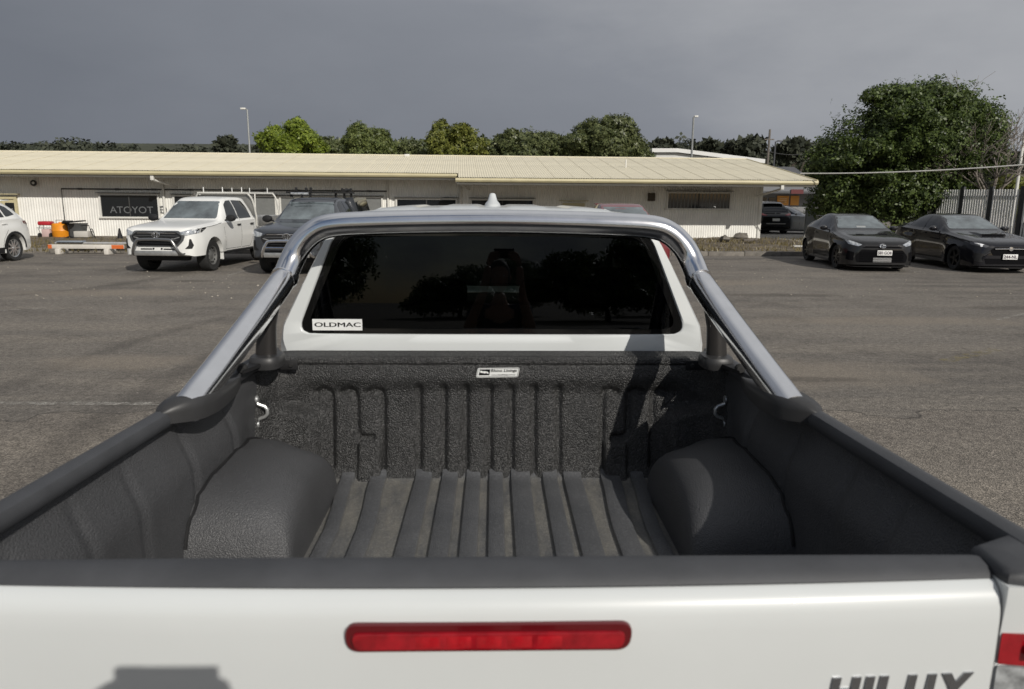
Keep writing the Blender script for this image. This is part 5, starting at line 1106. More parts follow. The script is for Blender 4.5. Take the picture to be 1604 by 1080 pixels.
def body(spec, paint, root, name='body'):
    f = {k: pchip(v) for k, v in spec.items() if isinstance(v, list) and k in ('ztop', 'zbelt', 'wbelt', 'wbot', 'wtop', 'zbot')}
    y0 = spec['ztop'][0][0]; y1 = spec['ztop'][-1][0]; arches = spec['arches']
    Y = set(np.linspace(y0, y1, int((y1-y0)/.09)).tolist()+[p[0] for k in ('ztop', 'wbelt') for p in spec[k]])
    for a, r_ in arches: Y |= {a+r_*c for c in (-1.001, -.995, -.97, -.92, -.84, -.72, -.58, -.4, -.2, 0, .2, .4, .58, .72, .84, .92, .97, .995, 1.001)}
    Y = sorted(y for y in Y if y0-1e-9 <= y <= y1+1e-9); ZS = spec.get('zsill', .30); bul = spec.get('bulge', .03); rings = []
    for y in Y:
        zt = f['ztop'](y); zb = min(f['zbelt'](y), zt-.015); wb = f['wbelt'](y); ws = f['wbot'](y); wt = min(f['wtop'](y), wb-.02); zl = f['zbot'](y); fl = 0.
        for a, r_ in arches:
            q = r_*r_-(y-a)**2
            if q > 0: zl = max(zl, spec['wr']+math.sqrt(q))
            d_ = abs(y-a)/r_; fl = max(fl, spec.get('flare', 0)*(1-sstep(1.0, 1.7, d_)))
        zl = min(zl, zb-.04); h_ = []
        for j in range(8):
            z = zl+(zb-zl)*j/7; s = max(0, min(1, (z-ZS)/(zb-ZS))); x_ = ws+(wb-ws)*s+bul*math.sin(math.pi*min(1, s*1.05))
            if 'crease' in spec: x_ += .014*math.exp(-((s-spec['crease'])/.10)**2)
            x_ += fl*sstep(1.0, .35, s); h_.append((x_, z))
        h_.append((wb-.025, zb+min(.018, (zt-zb)*.3))); hg = zt-zb
        for j in range(1, 6):
            t_ = j/6; h_.append((wb-.055+(wt-wb+.055)*t_**1.0 + .02*math.sin(math.pi*t_)*min(1, hg*2), zb+.02*min(1, hg*5)+(hg*.93-.02*min(1, hg*5))*(t_**(.92 if hg > .25 else .6))))
        cr_ = min(.02, hg*.10)
        for t_ in (1., .93, .78, .55, .28, 0): h_.append((wt*t_*(.985 if t_ == 1 else 1), zt-cr_*(t_**2)*1.0-(.012 if t_ == 1 else 0)*min(1, hg*6)))
        ring = [(x_, y, z) for x_, z in h_] + [(-x_, y, z) for x_, z in h_[-2::-1]]; rings.append(ring)
    mb = MB(); mb.loft(rings, close=True, caps=False); n = len(rings[0])
    for ri, rev in ((0, False), (len(rings)-1, True)):
        b = ri*n
        for j in range(n//2): mb.f.append((b+j, b+j+1, b+n-2-j, b+n-1-j) if j < n//2-1 else (b+j, b+j+1, b+n-1-j)); mb.m.append(0)
    mb.f = [tuple(dict.fromkeys(q)) for q in mb.f]
    o = mb.build(name, paint, root, spec.get('ang', 32), off=(0, 0, 0)); return o, BVHTree.FromPolygons([Vector(v) for v in mb.v], mb.f), f
def both(name, bvh, poly, axis, m_, root, sp=.05, off=.004, rr=.015):
    """the same detail on both sides: front/rear polygons in (x,z) are mirrored, side polygons in (y,z) cast from both sides"""
    for s in (1, -1):
        mb = MB(); po = rpoly(poly, rr, 3)
        if axis in 'fr': patch(mb, bvh, po if s > 0 else mir(po), axis, off, sp)
        else: patch(mb, bvh, po, 'l' if s > 0 else 'R', off, sp)
        if mb.f: mb.build(name, m_, root, off=(0, 0, 0))
def one(name, bvh, poly, axis, m_, root, sp=.06, off=.004, rr=.015):
    mb = MB(); patch(mb, bvh, rpoly(poly, rr, 3), axis, off, sp); return mb.build(name, m_, root, off=(0, 0, 0)) if mb.f else None
def seam(name, bvh, pts, root, axes='lR', wd=.009):
    for ax in axes:
        # one closed outline along the whole gap, so that each gap is a single strip
        P = [Vector(q) for q in pts]; L_ = []; R_ = []
        for i, q in enumerate(P):
            d = (P[min(i+1, len(P)-1)]-P[max(i-1, 0)]).normalized(); n_ = Vector((-d.y, d.x))*wd/2; L_.append(tuple(q-n_)); R_.append(tuple(q+n_))
        mb = MB(); patch(mb, bvh, L_+R_[::-1], ax, .0015, .12, skirt=.002)
        if mb.f: mb.build(name, INK, root, off=(0, 0, 0))
def mirror_pair(root, x_, y, z, m_, w_=.11, h_=.075):
    for s in (1, -1):
        mb = MB(); mb.loft([[(s*(x_+w_*math.cos(q)*k), y+dy, z+h_*math.sin(q)*k) for q in [2*math.pi*i/14 for i in range(14)]] for dy, k in ((-.075, .35), (-.06, .75), (-.02, 1.), (.05, .95), (.055, .8))]); mb.tube([(s*(x_-.16), y+.02, z-.05), (s*x_, y, z-.03)], .022, 6); mb.build('mirror', m_, root, off=(0, 0, 0))
def emblem(root, y, z, s_=1., tilt=0.):
    mb = MB()
    for a, b_, dz in ((.075, .050, 0), (.026, .046, 0), (.056, .022, .016)):
        mb.tube([(a*s_*math.cos(q), y+tilt*(dz+b_*math.sin(q))*s_, z+(dz+b_*math.sin(q))*s_) for q in [2*math.pi*i/24 for i in range(24)]], .008*s_, 6, closed=True)
    mb.build('emblem', EMBL, root, off=(0, 0, 0))
def plate(root, y, z, txt, w_=.372, h_=.134, x_=0., side=-1):
    p = MB().box((x_, y, z), (w_, .008, h_), bev=.003).build('number_plate', PLATE, root, off=(0, 0, 0))
    if txt:
        r_ = (1, 0, 0) if side < 0 else (-1, 0, 0); text_mb(txt, w_*.90, h_*.60, (x_-r_[0]*w_*.45, y+side*.005, z-h_*.28), r_, (0, 0, 1), .002, bold=.02).build('plate_lettering', INKG, p, off=(0, 0, 0))
def under(root, y0, y1, hw, z0=.2, z1=.6): MB().box((0, (y0+y1)/2, (z0+z1)/2), (hw*2, y1-y0, z1-z0), bev=.04).build('underbody', TRIM, root, off=(0, 0, 0))

# ---- dual-cab utes
UTE = dict(ztop=[(-.93, 1.00), (-.90, 1.045), (-.80, 1.095), (-.4, 1.145), (.2, 1.19), (.55, 1.225), (.62, 1.25), (1.22, 1.70), (1.42, 1.775), (1.75, 1.805), (2.25, 1.80), (2.50, 1.775), (2.62, 1.72)],
    zbelt=[(-.93, .96), (-.8, 1.04), (-.4, 1.085), (.6, 1.15), (2.62, 1.20)], wbelt=[(-.93, .60), (-.91, .68), (-.86, .76), (-.75, .83), (-.5, .885), (0, .905), (1, .90), (2.62, .885)], wbot=[(-.93, .62), (-.91, .72), (-.86, .79), (-.75, .85), (-.5, .89), (0, .905), (1, .89), (2.62, .88)],
    wtop=[(-.93, .50), (-.8, .66), (0, .74), (.6, .74), (1.3, .60), (2.5, .60), (2.62, .58)], zbot=[(-.93, .46), (-.8, .42), (-.4, .43), (.6, .44), (2.62, .44)], arches=[(0., .455)], wr=.39, zsill=.42, bulge=.022, flare=.025, ang=30)
def ute(label, x_, y, rz, paint, kind, name='parked_ute'):
    root = thing(name, label, 'ute', (x_, y, 0), rz); b_, bv, f = body(UTE, paint, root)
    one('windscreen', bv, [(-.70, 1.262), (.70, 1.262), (.57, 1.69), (-.57, 1.69)], 'f', SCREEN, root, .08, .006, .04)
    both('front_side_glass', bv, [(.98, 1.235), (1.62, 1.235), (1.62, 1.715), (1.40, 1.70), (1.22, 1.60)], 'l', GLASSD, root, .08, .005, .03); both('rear_side_glass', bv, [(1.68, 1.235), (2.44, 1.245), (2.40, 1.52), (2.28, 1.70), (1.68, 1.715)], 'l', GLASSD, root, .08, .005, .04)
    seam('door_gap', bv, [(.62, 1.16), (.66, .8), (.66, .50), (1.60, .49), (1.655, .8), (1.655, 1.72)], root); seam('door_gap', bv, [(1.655, .49), (2.18, .49), (2.45, .85), (2.50, 1.22)], root); seam('bonnet_gap', bv, [(-.78, 1.06), (.0, 1.10), (.58, 1.165)], root)
    for yy in (1.50, 2.32):
        for s in (1, -1): MB().box((s*.925, yy, 1.09), (.03, .19, .03), bev=.008).build('door_handle', TRIM if kind == 'tray' else GREYP, root, off=(0, 0, 0))
    mirror_pair(root, 1.03, .78, 1.27, TRIM, .125, .09)
    # hexagonal grille and surround
    HEX = [(-.50, 1.005), (.50, 1.005), (.64, .90), (.60, .79), (.46, .66), (-.46, .66), (-.60, .79), (-.64, .90)]
    one('grille_surround', bv, [(a*1.06, .84+(b2-.84)*1.10) for a, b2 in HEX], 'f', mat('grille_grey', (.13, .135, .14), .4, metal=.6) if kind == 'tray' else GREYP, root, .05, .010, .03); one('grille', bv, [(a*.955, .84+(b2-.84)*.93) for a, b2 in HEX], 'f', TRIM, root, .05, .018, .03)
    for k, (z, hw) in enumerate(((.965, .52), (.90, .59), (.80, .55), (.735, .48))): MB().tube([(-hw, -.935, z), (0, -.962, z), (hw, -.935, z)], .012, 6).build('grille_bar', mat('grille_grey', (.13, .135, .14), .4, metal=.6) if k else CHROME, root, off=(0, 0, 0))
    for s in (-1, 1): MB().tube([(s*.60, -.93, .89), (s*.42, -.955, .83), (s*.36, -.96, .83)], .014, 6).build('grille_chrome', ALLOY, root, off=(0, 0, 0))
    emblem(root, -.982, .925, 1.25)
    both('headlamp', bv, [(.60, .925), (.70, .905), (.875, .955), (.888, 1.06), (.80, 1.055), (.56, .99)], 'f', LAMP, root, .03, .010, .02); both('headlamp_edge', bv, [(.84, .945), (.895, .965), (.90, 1.08), (.87, 1.068)], 'f', TRIM, root, .03, .012, .01)
    for s in (-1, 1):
        for q_ in (.66, .75, .82): MB().lathe([(0, -.02), (.035, -.018), (.042, 0)], 14, 'y', (s*q_, -.90+(q_-.6)*.75, .985)).build('lamp_reflector', LAMPW, root, off=(0, 0, 0))
    both('fog_recess', bv, [(.66, .60), (.80, .60), (.83, .68), (.79, .83), (.76, .83), (.74, .68)], 'f', TRIM, root, .03, .008, .015)
    one('bumper_slot', bv, [(-.42, .575), (-.14, .575), (-.14, .605), (-.42, .605)], 'f', TRIM, root, .05, .005, .01); one('bumper_slot', bv, [(.14, .575), (.42, .575), (.42, .605), (.14, .605)], 'f', TRIM, root, .05, .005, .01)
    one('lower_valance', bv, [(-.66, .435), (.66, .435), (.66, .50), (-.66, .50)], 'f', TRIM, root, .06, .006, .01)
    for s in (-1, 1): MB().lathe([(0, -.018), (.02, -.016), (.02, 0)], 10, 'y', (s*.10, -.935, .60)).build('bumper_bolt', INK, root, off=(0, 0, 0))
    # nudge bar
    P = smooth([(-.60, -.92, .46), (-.56, -1.03, .52), (-.50, -1.07, .66), (-.44, -1.07, .77), (-.36, -1.07, .815), (0, -1.075, .825), (.36, -1.07, .815), (.44, -1.07, .77), (.50, -1.07, .66), (.56, -1.03, .52), (.60, -.92, .46)], 4)
    nb = MB().tube(P, .036, 12).build('nudge_bar', CHROME if kind != 'tray' else mat('bar_grey_steel', (.30, .30, .30), .3, metal=.9), root, 60, off=(0, 0, 0)); MB().box((0, -1.03, .50), (1.06, .03, .11), bev=.012).build('nudge_bar_plate', ALLOY, nb, off=(0, 0, 0))
    if kind != 'tray': MB().tube([(-.48, -1.07, .67), (.48, -1.07, .67)], .022, 8).build('nudge_bar_rail', CHROME, nb, off=(0, 0, 0))
    st_, rm = ('steel', STEELW) if kind == 'tray' else ('ten', RIMS)
    for wx in (-.76, .76): wheel(root, wx, 0, .385, .265, st_, rm); wheel(root, wx, 3.085, .385, .265, st_, rm)
    under(root, -.7, -.5, .6, .3, .6); under(root, .5, 3.9, .62, .34, .62); MB().box((0, 0, .62), (1.1, 1.2, .25)).build('wheel_well_liner', INK, root, off=(0, 0, 0))
    for s in (-1, 1):
        MB().box((s*.80, .50, .42), (.22, .02, .34)).build('mud_flap', WHITE if kind == 'tray' else TRIM, root, off=(0, 0, 0)); MB().box((s*.90, 1.55, .43), (.14, 1.7, .05), bev=.015).build('side_step', TRIM, root, off=(0, 0, 0))
    # raised intake emblem text block on the guard
    if kind == 'tray':
        tr = thing('tray', None, None); tr.parent = root
        MB().box((0, 3.60, .97), (1.86, 1.80, .10), bev=.01).build('tray_base', ALLOY, tr, off=(0, 0, 0))
        for s in (-1, 1): MB().box((s*.92, 3.60, 1.13), (.03, 1.78, .25), bev=.006).build('drop_side', ALLOY, tr, off=(0, 0, 0))
        MB().box((0, 4.49, 1.13), (1.82, .03, .25), bev=.006).build('tail_board', ALLOY, tr, off=(0, 0, 0))
        MB().box((.0, 2.75, .75), (1.2, .25, .42), bev=.02).build('tool_box', BINM, tr, off=(0, 0, 0))
        for yy, dy in ((2.72, .10), (4.42, 0)):
            P = smooth([(-.88, yy, 1.0), (-.88, yy, 1.30), (-.82, yy-dy*.5, 1.70), (-.72, yy-dy, 1.875), (-.6, yy-dy, 1.90), (.6, yy-dy, 1.90), (.72, yy-dy, 1.875), (.82, yy-dy*.5, 1.70), (.88, yy, 1.30), (.88, yy, 1.0)], 4); MB().tube(P, 0.026, 10).build('rack_hoop', mat('rack_cream', (.55, .54, .50), .45), tr, off=(0, 0, 0))
            for x2 in (-.55, 0, .55): MB().tube([(x2, yy-dy, 1.92), (x2, yy-dy, 2.06)], .014, 6).build('rack_pin', WHITE, tr, off=(0, 0, 0))
        for s in (-1, 1): MB().tube([(s*.70, 2.62, 1.89), (s*.70, 4.42, 1.89)], .022, 8).build('rack_side_rail', mat('rack_cream', (.55, .54, .50), .45), tr, off=(0, 0, 0)); MB().tube([(s*.86, 2.72, 1.02), (s*.80, 2.90, 1.88)], .022, 8).build('rack_strut', mat('rack_cream', (.55, .54, .50), .45), tr, off=(0, 0, 0))
        MB().box((0, 2.72, 1.42), (1.62, .03, .84)).build('mesh_guard', mat('mesh_guard_grey', (.22, .22, .21), .5, metal=.4), tr, off=(0, 0, 0))
        for s in (-1, 1): MB().box((s*.78, 3.085, .80), (.28, .86, .03), bev=.01).build('mudguard', TRIM, tr, off=(0, 0, 0)); MB().box((s*.84, 4.50, .88), (.16, .03, .09), bev=.01).build('tail_lamp', REDL, tr, off=(0, 0, 0))
    else:
        cn = thing('canopy', None, None); cn.parent = root; mb = MB(); mb.loft([[(s_*x2, yy, z) for s_, x2, z in ((-1, .90, .62), (-1, .90, 1.28), (-1, .74, 1.80), (1, .74, 1.80), (1, .90, 1.28), (1, .90, .62))] for yy in (2.63, 4.25)]); mb.build('canopy_shell', paint, cn, off=(0, 0, 0))
        for s in (-1, 1): MB().box((s*.845, 3.4, 1.54), (.02, 1.3, .30), M=Matrix.Rotation(s*R(-17), 3, 'Y')).build('canopy_glass', GLASSD, cn, off=(0, 0, 0))
        rk = thing('roof_rack', None, None); rk.parent = root
        for k in range(7): MB().box((0, 1.25+.32*k, 1.93), (1.24, .05, .03), bev=.006).build('rack_slat', TRIM, rk, off=(0, 0, 0))
        for s in (-1, 1): MB().box((s*.62, 2.2, 1.93), (.05, 2.1, .045), bev=.01).build('rack_rail', TRIM, rk, off=(0, 0, 0))
        for s in (-1, 1):
            for yy in (1.4, 2.3, 3.1): MB().box((s*.58, yy, 1.86), (.05, .07, .11)).build('rack_foot', TRIM, rk, off=(0, 0, 0))
        MB().box((-.28, 1.12, 1.90), (.46, .05, .05), bev=.01).build('light_bar', LAMP, rk, off=(0, 0, 0))
        for x2, yy in ((-.42, 1.3), (-.16, 1.3), (-.05, 1.35), (.38, 2.9), (.50, 2.9), (.6, 3.0), (.46, 3.1)): MB().box((x2, yy, 2.0), (.05, .09, .11), bev=.012).build('rack_clamp', TRIM, rk, off=(0, 0, 0))
        MB().tube([(.50, 2.6, 1.99), (.50, 3.3, 2.0)], .04, 8).build('rolled_awning', TRIM, rk, off=(0, 0, 0))
        MB().loft([[(s*1., yy, z) for s, z in ((-.9, .62), (.9, .62), (.9, 1.2), (-.9, 1.2))] for yy in (2.63, 4.3)]).build('tub', paint, root, off=(0, 0, 0))
    return root
WOFF = Vector((0, 0, 0))
p = at_z(276, 425); ute('white dual cab ute with steel nudge bar and open tray rack before the lettered window', -7.82, 18.55, R(-5.5), WHITE, 'tray')
ute('dark grey dual cab ute with chrome nudge bar and loaded roof rack', -4.72, 18.15, R(-2.5), GREYP, 'canopy')

# ---- cars
HATCH = dict(ztop=[(-.83, .68), (-.80, .735), (-.70, .79), (-.3, .885), (.25, .97), (.48, 1.01), (.60, 1.06), (1.18, 1.355), (1.42, 1.425), (1.75, 1.455), (2.2, 1.43), (2.62, 1.345), (2.92, 1.20), (3.05, 1.05), (3.14, .92)],
    zbelt=[(-.83, .64), (-.6, .77), (0, .86), (.6, .93), (1.8, .99), (2.4, 1.03), (2.8, 1.03), (3.14, .90)], wbelt=[(-.83, .46), (-.80, .60), (-.72, .73), (-.5, .83), (0, .865), (1, .845), (1.9, .84), (2.5, .87), (2.85, .82), (3.08, .70), (3.14, .60)], wbot=[(-.83, .60), (-.80, .70), (-.72, .79), (-.5, .86), (0, .875), (1, .85), (2.0, .86), (2.56, .885), (2.9, .83), (3.08, .74), (3.14, .66)],
    wtop=[(-.83, .38), (-.6, .60), (0, .70), (.55, .70), (1.3, .555), (2.0, .53), (2.6, .47), (3.0, .50), (3.14, .5)], zbot=[(-.83, .18), (-.6, .16), (3.0, .22), (3.14, .32)], arches=[(0, .375), (2.56, .375)], wr=.325, zsill=.2, bulge=.03, flare=.045, crease=.72, ang=28)
def hatch(label, x_, y, rz, paint):
    root = thing('parked_hatchback', label, 'car', (x_, y, 0), rz); b_, bv, f = body(HATCH, paint, root)
    one('windscreen', bv, [(-.66, 1.065), (.66, 1.065), (.535, 1.385), (-.535, 1.385)], 'f', SCREEN, root, .06, .006, .05)
    both('side_glass', bv, [(.98, 1.045), (1.95, 1.075), (1.92, 1.385), (1.62, 1.395), (1.34, 1.33)], 'l', GLASSD, root, .06, .005, .04); both('quarter_glass', bv, [(2.0, 1.08), (2.56, 1.15), (2.35, 1.32), (1.98, 1.375)], 'l', GLASSD, root, .06, .005, .04)
    seam('door_gap', bv, [(.80, .93), (.76, .6), (.80, .30), (1.85, .30), (2.02, .55), (2.02, 1.06)], root); seam('bonnet_gap', bv, [(-.68, .775), (0, .862), (.56, .945)], root)
    for s in (-1, 1): MB().box((s*.875, 1.84, .90), (.025, .17, .025), bev=.006).build('door_handle', paint, root, off=(0, 0, 0))
    mirror_pair(root, .95, .90, 1.06, BLACKP, .105, .07)
    both('headlamp', bv, [(.50, .70), (.60, .655), (.80, .705), (.835, .80), (.76, .795), (.62, .745)], 'f', LAMP, root, .025, .008, .015)
    for s in (-1, 1): MB().tube([(s*.60, -.755, .69), (s*.70, -.69, .70), (s*.79, -.60, .735)], .011, 6).build('running_light', LAMPW, root, off=(0, 0, 0))
    one('upper_grille', bv, [(-.42, .655), (.42, .655), (.50, .635), (.48, .615), (-.48, .615), (-.50, .635)], 'f', INK, root, .04, .006, .01)
    gr = one('grille', bv, [(-.52, .56), (.52, .56), (.66, .40), (.62, .24), (-.62, .24), (-.66, .40)], 'f', INK, root, .05, .006, .04); MB().box((.02, -.845, .31), (.46, .012, .12)).build('intercooler', MESHS, root, off=(0, 0, 0))
    for k in range(6): MB().box((0, -.85, .27+.045*k), (1.1, .01, .008)).build('grille_bar', INK, root, off=(0, 0, 0))
    both('side_vent', bv, [(.68, .50), (.82, .53), (.84, .30), (.70, .28)], 'f', INK, root, .03, .006, .02)
    for s in (-1, 1): MB().lathe([(0, -.02), (.03, -.018), (.034, 0)], 12, 'y', (s*.70, -.745, .36)).build('fog_lamp', LAMPW, root, off=(0, 0, 0))
    MB().loft([[(x2, y2-.0, z) for x2, y2 in ((-.80, -.62), (-.70, -.82), (-.4, -.90), (.4, -.90), (.70, -.82), (.80, -.62))] for z in (.125, .145)]).build('splitter', BLACKP, root, off=(0, 0, 0))
    emblem(root, -.845, .665, 1.0, .5); plate(root, -.862, .49, '581·GO8', .372, .134, .06)
    for s in (-1, 1): one('bonnet_vent', bv, [(s*.30-.10, -.10), (s*.30+.10, -.10), (s*.30+.10, .02), (s*.30-.10, .02)], 't', INK, root, .05, .003, .02)
    one('permit', bv, [(-.14, 1.085), (.10, 1.085), (.10, 1.125), (-.14, 1.125)], 'f', mat('permit_grey', (.30, .31, .31), .5), root, .05, .008, .005)
    both('skirt', bv, [(.45, .19), (2.12, .19), (2.12, .25), (.45, .25)], 'l', mat('skirt_grey', (.05, .05, .052), .35, coat=.8), root, .1, .012, .01)
    MB().box((0, 2.98, 1.335), (1.0, .26, .03), bev=.012).build('spoiler', BLACKP, root, off=(0, 0, 0)); both('tail_lamp', bv, [(.55, .93), (.78, .95), (.80, 1.02), (.56, 1.0)], 'r', REDL, root, .03, .006)
    for wx in (-.765, .765): wheel(root, wx, 0, .325, .225, 'multi', RIMB); wheel(root, wx, 2.56, .325, .225, 'multi', RIMB)
    under(root, -.6, 2.95, .60, .14, .55); return root
hatch('matte black three door hatchback with a wide grille, parked under the big fig tree', 10.18, 19.75, R(-6), mat('satin_black_paint', (.011, .011, .0115), .5, spec=.12, coat=.9, var=.1, vscale=3))
SEDAN = dict(ztop=[(-.92, .69), (-.88, .745), (-.75, .81), (-.2, .91), (.35, .985), (.60, 1.02), (.72, 1.07), (1.35, 1.375), (1.62, 1.445), (1.95, 1.465), (2.35, 1.435), (2.75, 1.33), (3.20, 1.125), (3.32, 1.10), (3.60, 1.09), (3.70, 1.05), (3.74, .95)],
    zbelt=[(-.92, .65), (-.7, .78), (0, .865), (.7, .935), (2, .99), (3.2, 1.03), (3.6, 1.02), (3.74, .90)], wbelt=[(-.92, .46), (-.89, .60), (-.80, .74), (-.55, .845), (0, .875), (1, .86), (2.0, .86), (2.7, .87), (3.2, .84), (3.6, .76), (3.74, .64)], wbot=[(-.92, .62), (-.89, .72), (-.80, .81), (-.55, .87), (0, .89), (1, .865), (2.0, .87), (2.7, .89), (3.2, .86), (3.6, .78), (3.74, .68)],
    wtop=[(-.92, .38), (-.6, .62), (0, .72), (.65, .72), (1.5, .57), (2.3, .54), (2.9, .56), (3.25, .66), (3.74, .58)], zbot=[(-.92, .19), (-.6, .17), (3.3, .22), (3.74, .34)], arches=[(0, .375), (2.675, .375)], wr=.33, zsill=.2, bulge=.03, flare=.035, crease=.70, ang=28)
def sedan(label, x_, y, rz, paint, full=True, txt=None, rim=RIMB, glass=SCREEN):
    root = thing('parked_sedan', label, 'car', (x_, y, 0), rz); b_, bv, f = body(SEDAN, paint, root)
    one('windscreen', bv, [(-.68, 1.075), (.68, 1.075), (.55, 1.405), (-.55, 1.405)], 'f', glass, root, .06, .006, .05)
    one('rear_window', bv, [(-.60, 1.13), (.60, 1.13), (.50, 1.39), (-.50, 1.39)], 'r', GLASSD, root, .06, .006, .05)
    both('front_side_glass', bv, [(1.08, 1.05), (1.83, 1.075), (1.80, 1.40), (1.55, 1.385)], 'l', GLASSD, root, .06, .005, .03); both('rear_side_glass', bv, [(1.88, 1.075), (2.62, 1.09), (2.52, 1.335), (2.2, 1.395), (1.86, 1.405)], 'l', GLASSD, root, .06, .005, .03); both('quarter_glass', bv, [(2.67, 1.095), (2.95, 1.11), (2.60, 1.30)], 'l', GLASSD, root, .06, .005, .02)
    seam('door_gap', bv, [(.84, .94), (.80, .6), (.84, .30), (1.80, .30), (1.855, .6), (1.855, 1.40)], root); seam('door_gap', bv, [(1.855, .30), (2.22, .30), (2.27, .55), (2.50, .78), (2.72, 1.06)], root); seam('bonnet_gap', bv, [(-.75, .79), (0, .868), (.66, .945)], root)
    for s in (-1, 1):
        for yy in (1.70, 2.52): MB().box((s*.893, yy, .93), (.025, .18, .028), bev=.006).build('door_handle', paint, root, off=(0, 0, 0))
    mirror_pair(root, .98, 1.0, 1.07, paint, .11, .07)
    both('headlamp', bv, [(.52, .70), (.60, .655), (.84, .72), (.875, .80), (.66, .755)], 'f', mat('smoked_lamp', (.10, .10, .105), .12, metal=.3, coat=1), root, .025, .008, .015)
    both('running_light', bv, [(.62, .735), (.80, .775), (.81, .760), (.72, .735), (.72, .685), (.68, .672), (.665, .725)], 'f', LAMPW, root, .02, .012, .006)
    one('grille', bv, [(-.40, .67), (.40, .67), (.50, .59), (.42, .46), (-.42, .46), (-.50, .59)], 'f', INK, root, .04, .008, .02); MB().tube([(-.40, -.945, .625), (-.1, -.955, .63), (.1, -.955, .63), (.40, -.945, .625)], .012, 6).build('grille_bar', CHROME, root, off=(0, 0, 0))
    MB().lathe([(0, -.02), (.05, -.018), (.055, 0)], 16, 'y', (0, -.945, .63)).build('emblem', EMBL, root, off=(0, 0, 0))
    one('lower_grille', bv, [(-.62, .38), (.62, .38), (.58, .24), (-.58, .24)], 'f', INK, root, .05, .006, .03)
    both('fog_recess', bv, [(.60, .50), (.80, .52), (.84, .42), (.80, .30), (.64, .28), (.70, .40)], 'f', TRIM, root, .03, .006, .02)
    for s in (-1, 1):
        MB().lathe([(0, -.02), (.03, -.018), (.034, 0)], 12, 'y', (s*.72, -.845, .36)).build('fog_lamp', LAMPW, root, off=(0, 0, 0)); MB().tube([(s*.50, -.925, .55), (s*.62, -.90, .46), (s*.78, -.80, .47)], .012, 6).build('bumper_edge', mat('skirt_grey', (.05, .05, .052), .35, coat=.8), root, off=(0, 0, 0))
    MB().loft([[(x2, y2, z) for x2, y2 in ((-.84, -.62), (-.72, -.88), (-.4, -.97), (.4, -.97), (.72, -.88), (.84, -.62))] for z in (.14, .16)]).build('splitter', TRIM, root, off=(0, 0, 0))
    if full:
        mb = MB(); mb.loft([[(s_*w_, y2, z) for s_, w_, z in ((-1, .36, z0), (-1, .31, z1), (1, .31, z1), (1, .36, z0))] for y2, z0, z1 in ((-.12, .89, .975), (.05, .92, .99), (.45, .96, 1.005))]); sc_ = mb.build('bonnet_scoop', paint, root, off=(0, 0, 0)); MB().box((0, -.122, .935), (.56, .012, .05), bev=.005).build('scoop_mouth', INK, sc_, off=(0, 0, 0))
        MB().box((0, 3.62, 1.115), (1.1, .16, .025), bev=.01).build('spoiler', paint, root, off=(0, 0, 0))
    plate(root, -.965, .43, txt, .372, .134)
    both('skirt', bv, [(.45, .19), (2.24, .19), (2.24, .26), (.45, .26)], 'l', mat('skirt_grey', (.05, .05, .052), .35, coat=.8), root, .1, .012, .01); both('tail_lamp', bv, [(.50, .88), (.80, .90), (.80, 1.0), (.52, .97)], 'r', REDL, root, .03, .006)
    for wx in (-.775, .775): wheel(root, wx, 0, .33, .24, 'five', rim); wheel(root, wx, 2.675, .33, .24, 'five', rim)
    under(root, -.7, 3.5, .62, .15, .55); return root
sedan('glossy black sedan with a bonnet scoop, parked right of the black hatchback', 13.28, 19.5, R(-3), BLACKP2, True, '244-NL')
SUV = dict(ztop=[(-.90, .86), (-.86, .92), (-.7, .99), (0, 1.09), (.45, 1.13), (.58, 1.18), (1.20, 1.55), (1.5, 1.655), (1.9, 1.69), (2.5, 1.67), (2.95, 1.60), (3.30, 1.35), (3.42, 1.12), (3.58, 1.02), (3.64, .92)],
    zbelt=[(-.90, .82), (-.6, .95), (0, 1.02), (.6, 1.07), (2, 1.12), (2.9, 1.16), (3.4, 1.08), (3.64, .88)], wbelt=[(-.90, .52), (-.87, .64), (-.78, .77), (-.5, .87), (0, .90), (1, .885), (2.0, .885), (2.7, .895), (3.2, .86), (3.5, .78), (3.64, .66)], wbot=[(-.90, .62), (-.87, .72), (-.78, .83), (-.5, .895), (0, .915), (1, .89), (2.0, .89), (2.7, .915), (3.2, .89), (3.5, .82), (3.64, .74)],
    wtop=[(-.90, .42), (-.6, .66), (0, .74), (.55, .74), (1.4, .60), (2.3, .57), (3.0, .53), (3.3, .60), (3.64, .58)], zbot=[(-.90, .26), (-.6, .22), (3.3, .28), (3.64, .42)], arches=[(0, .40), (2.70, .40)], wr=.355, zsill=.25, bulge=.03, flare=.03, crease=.72, ang=28)
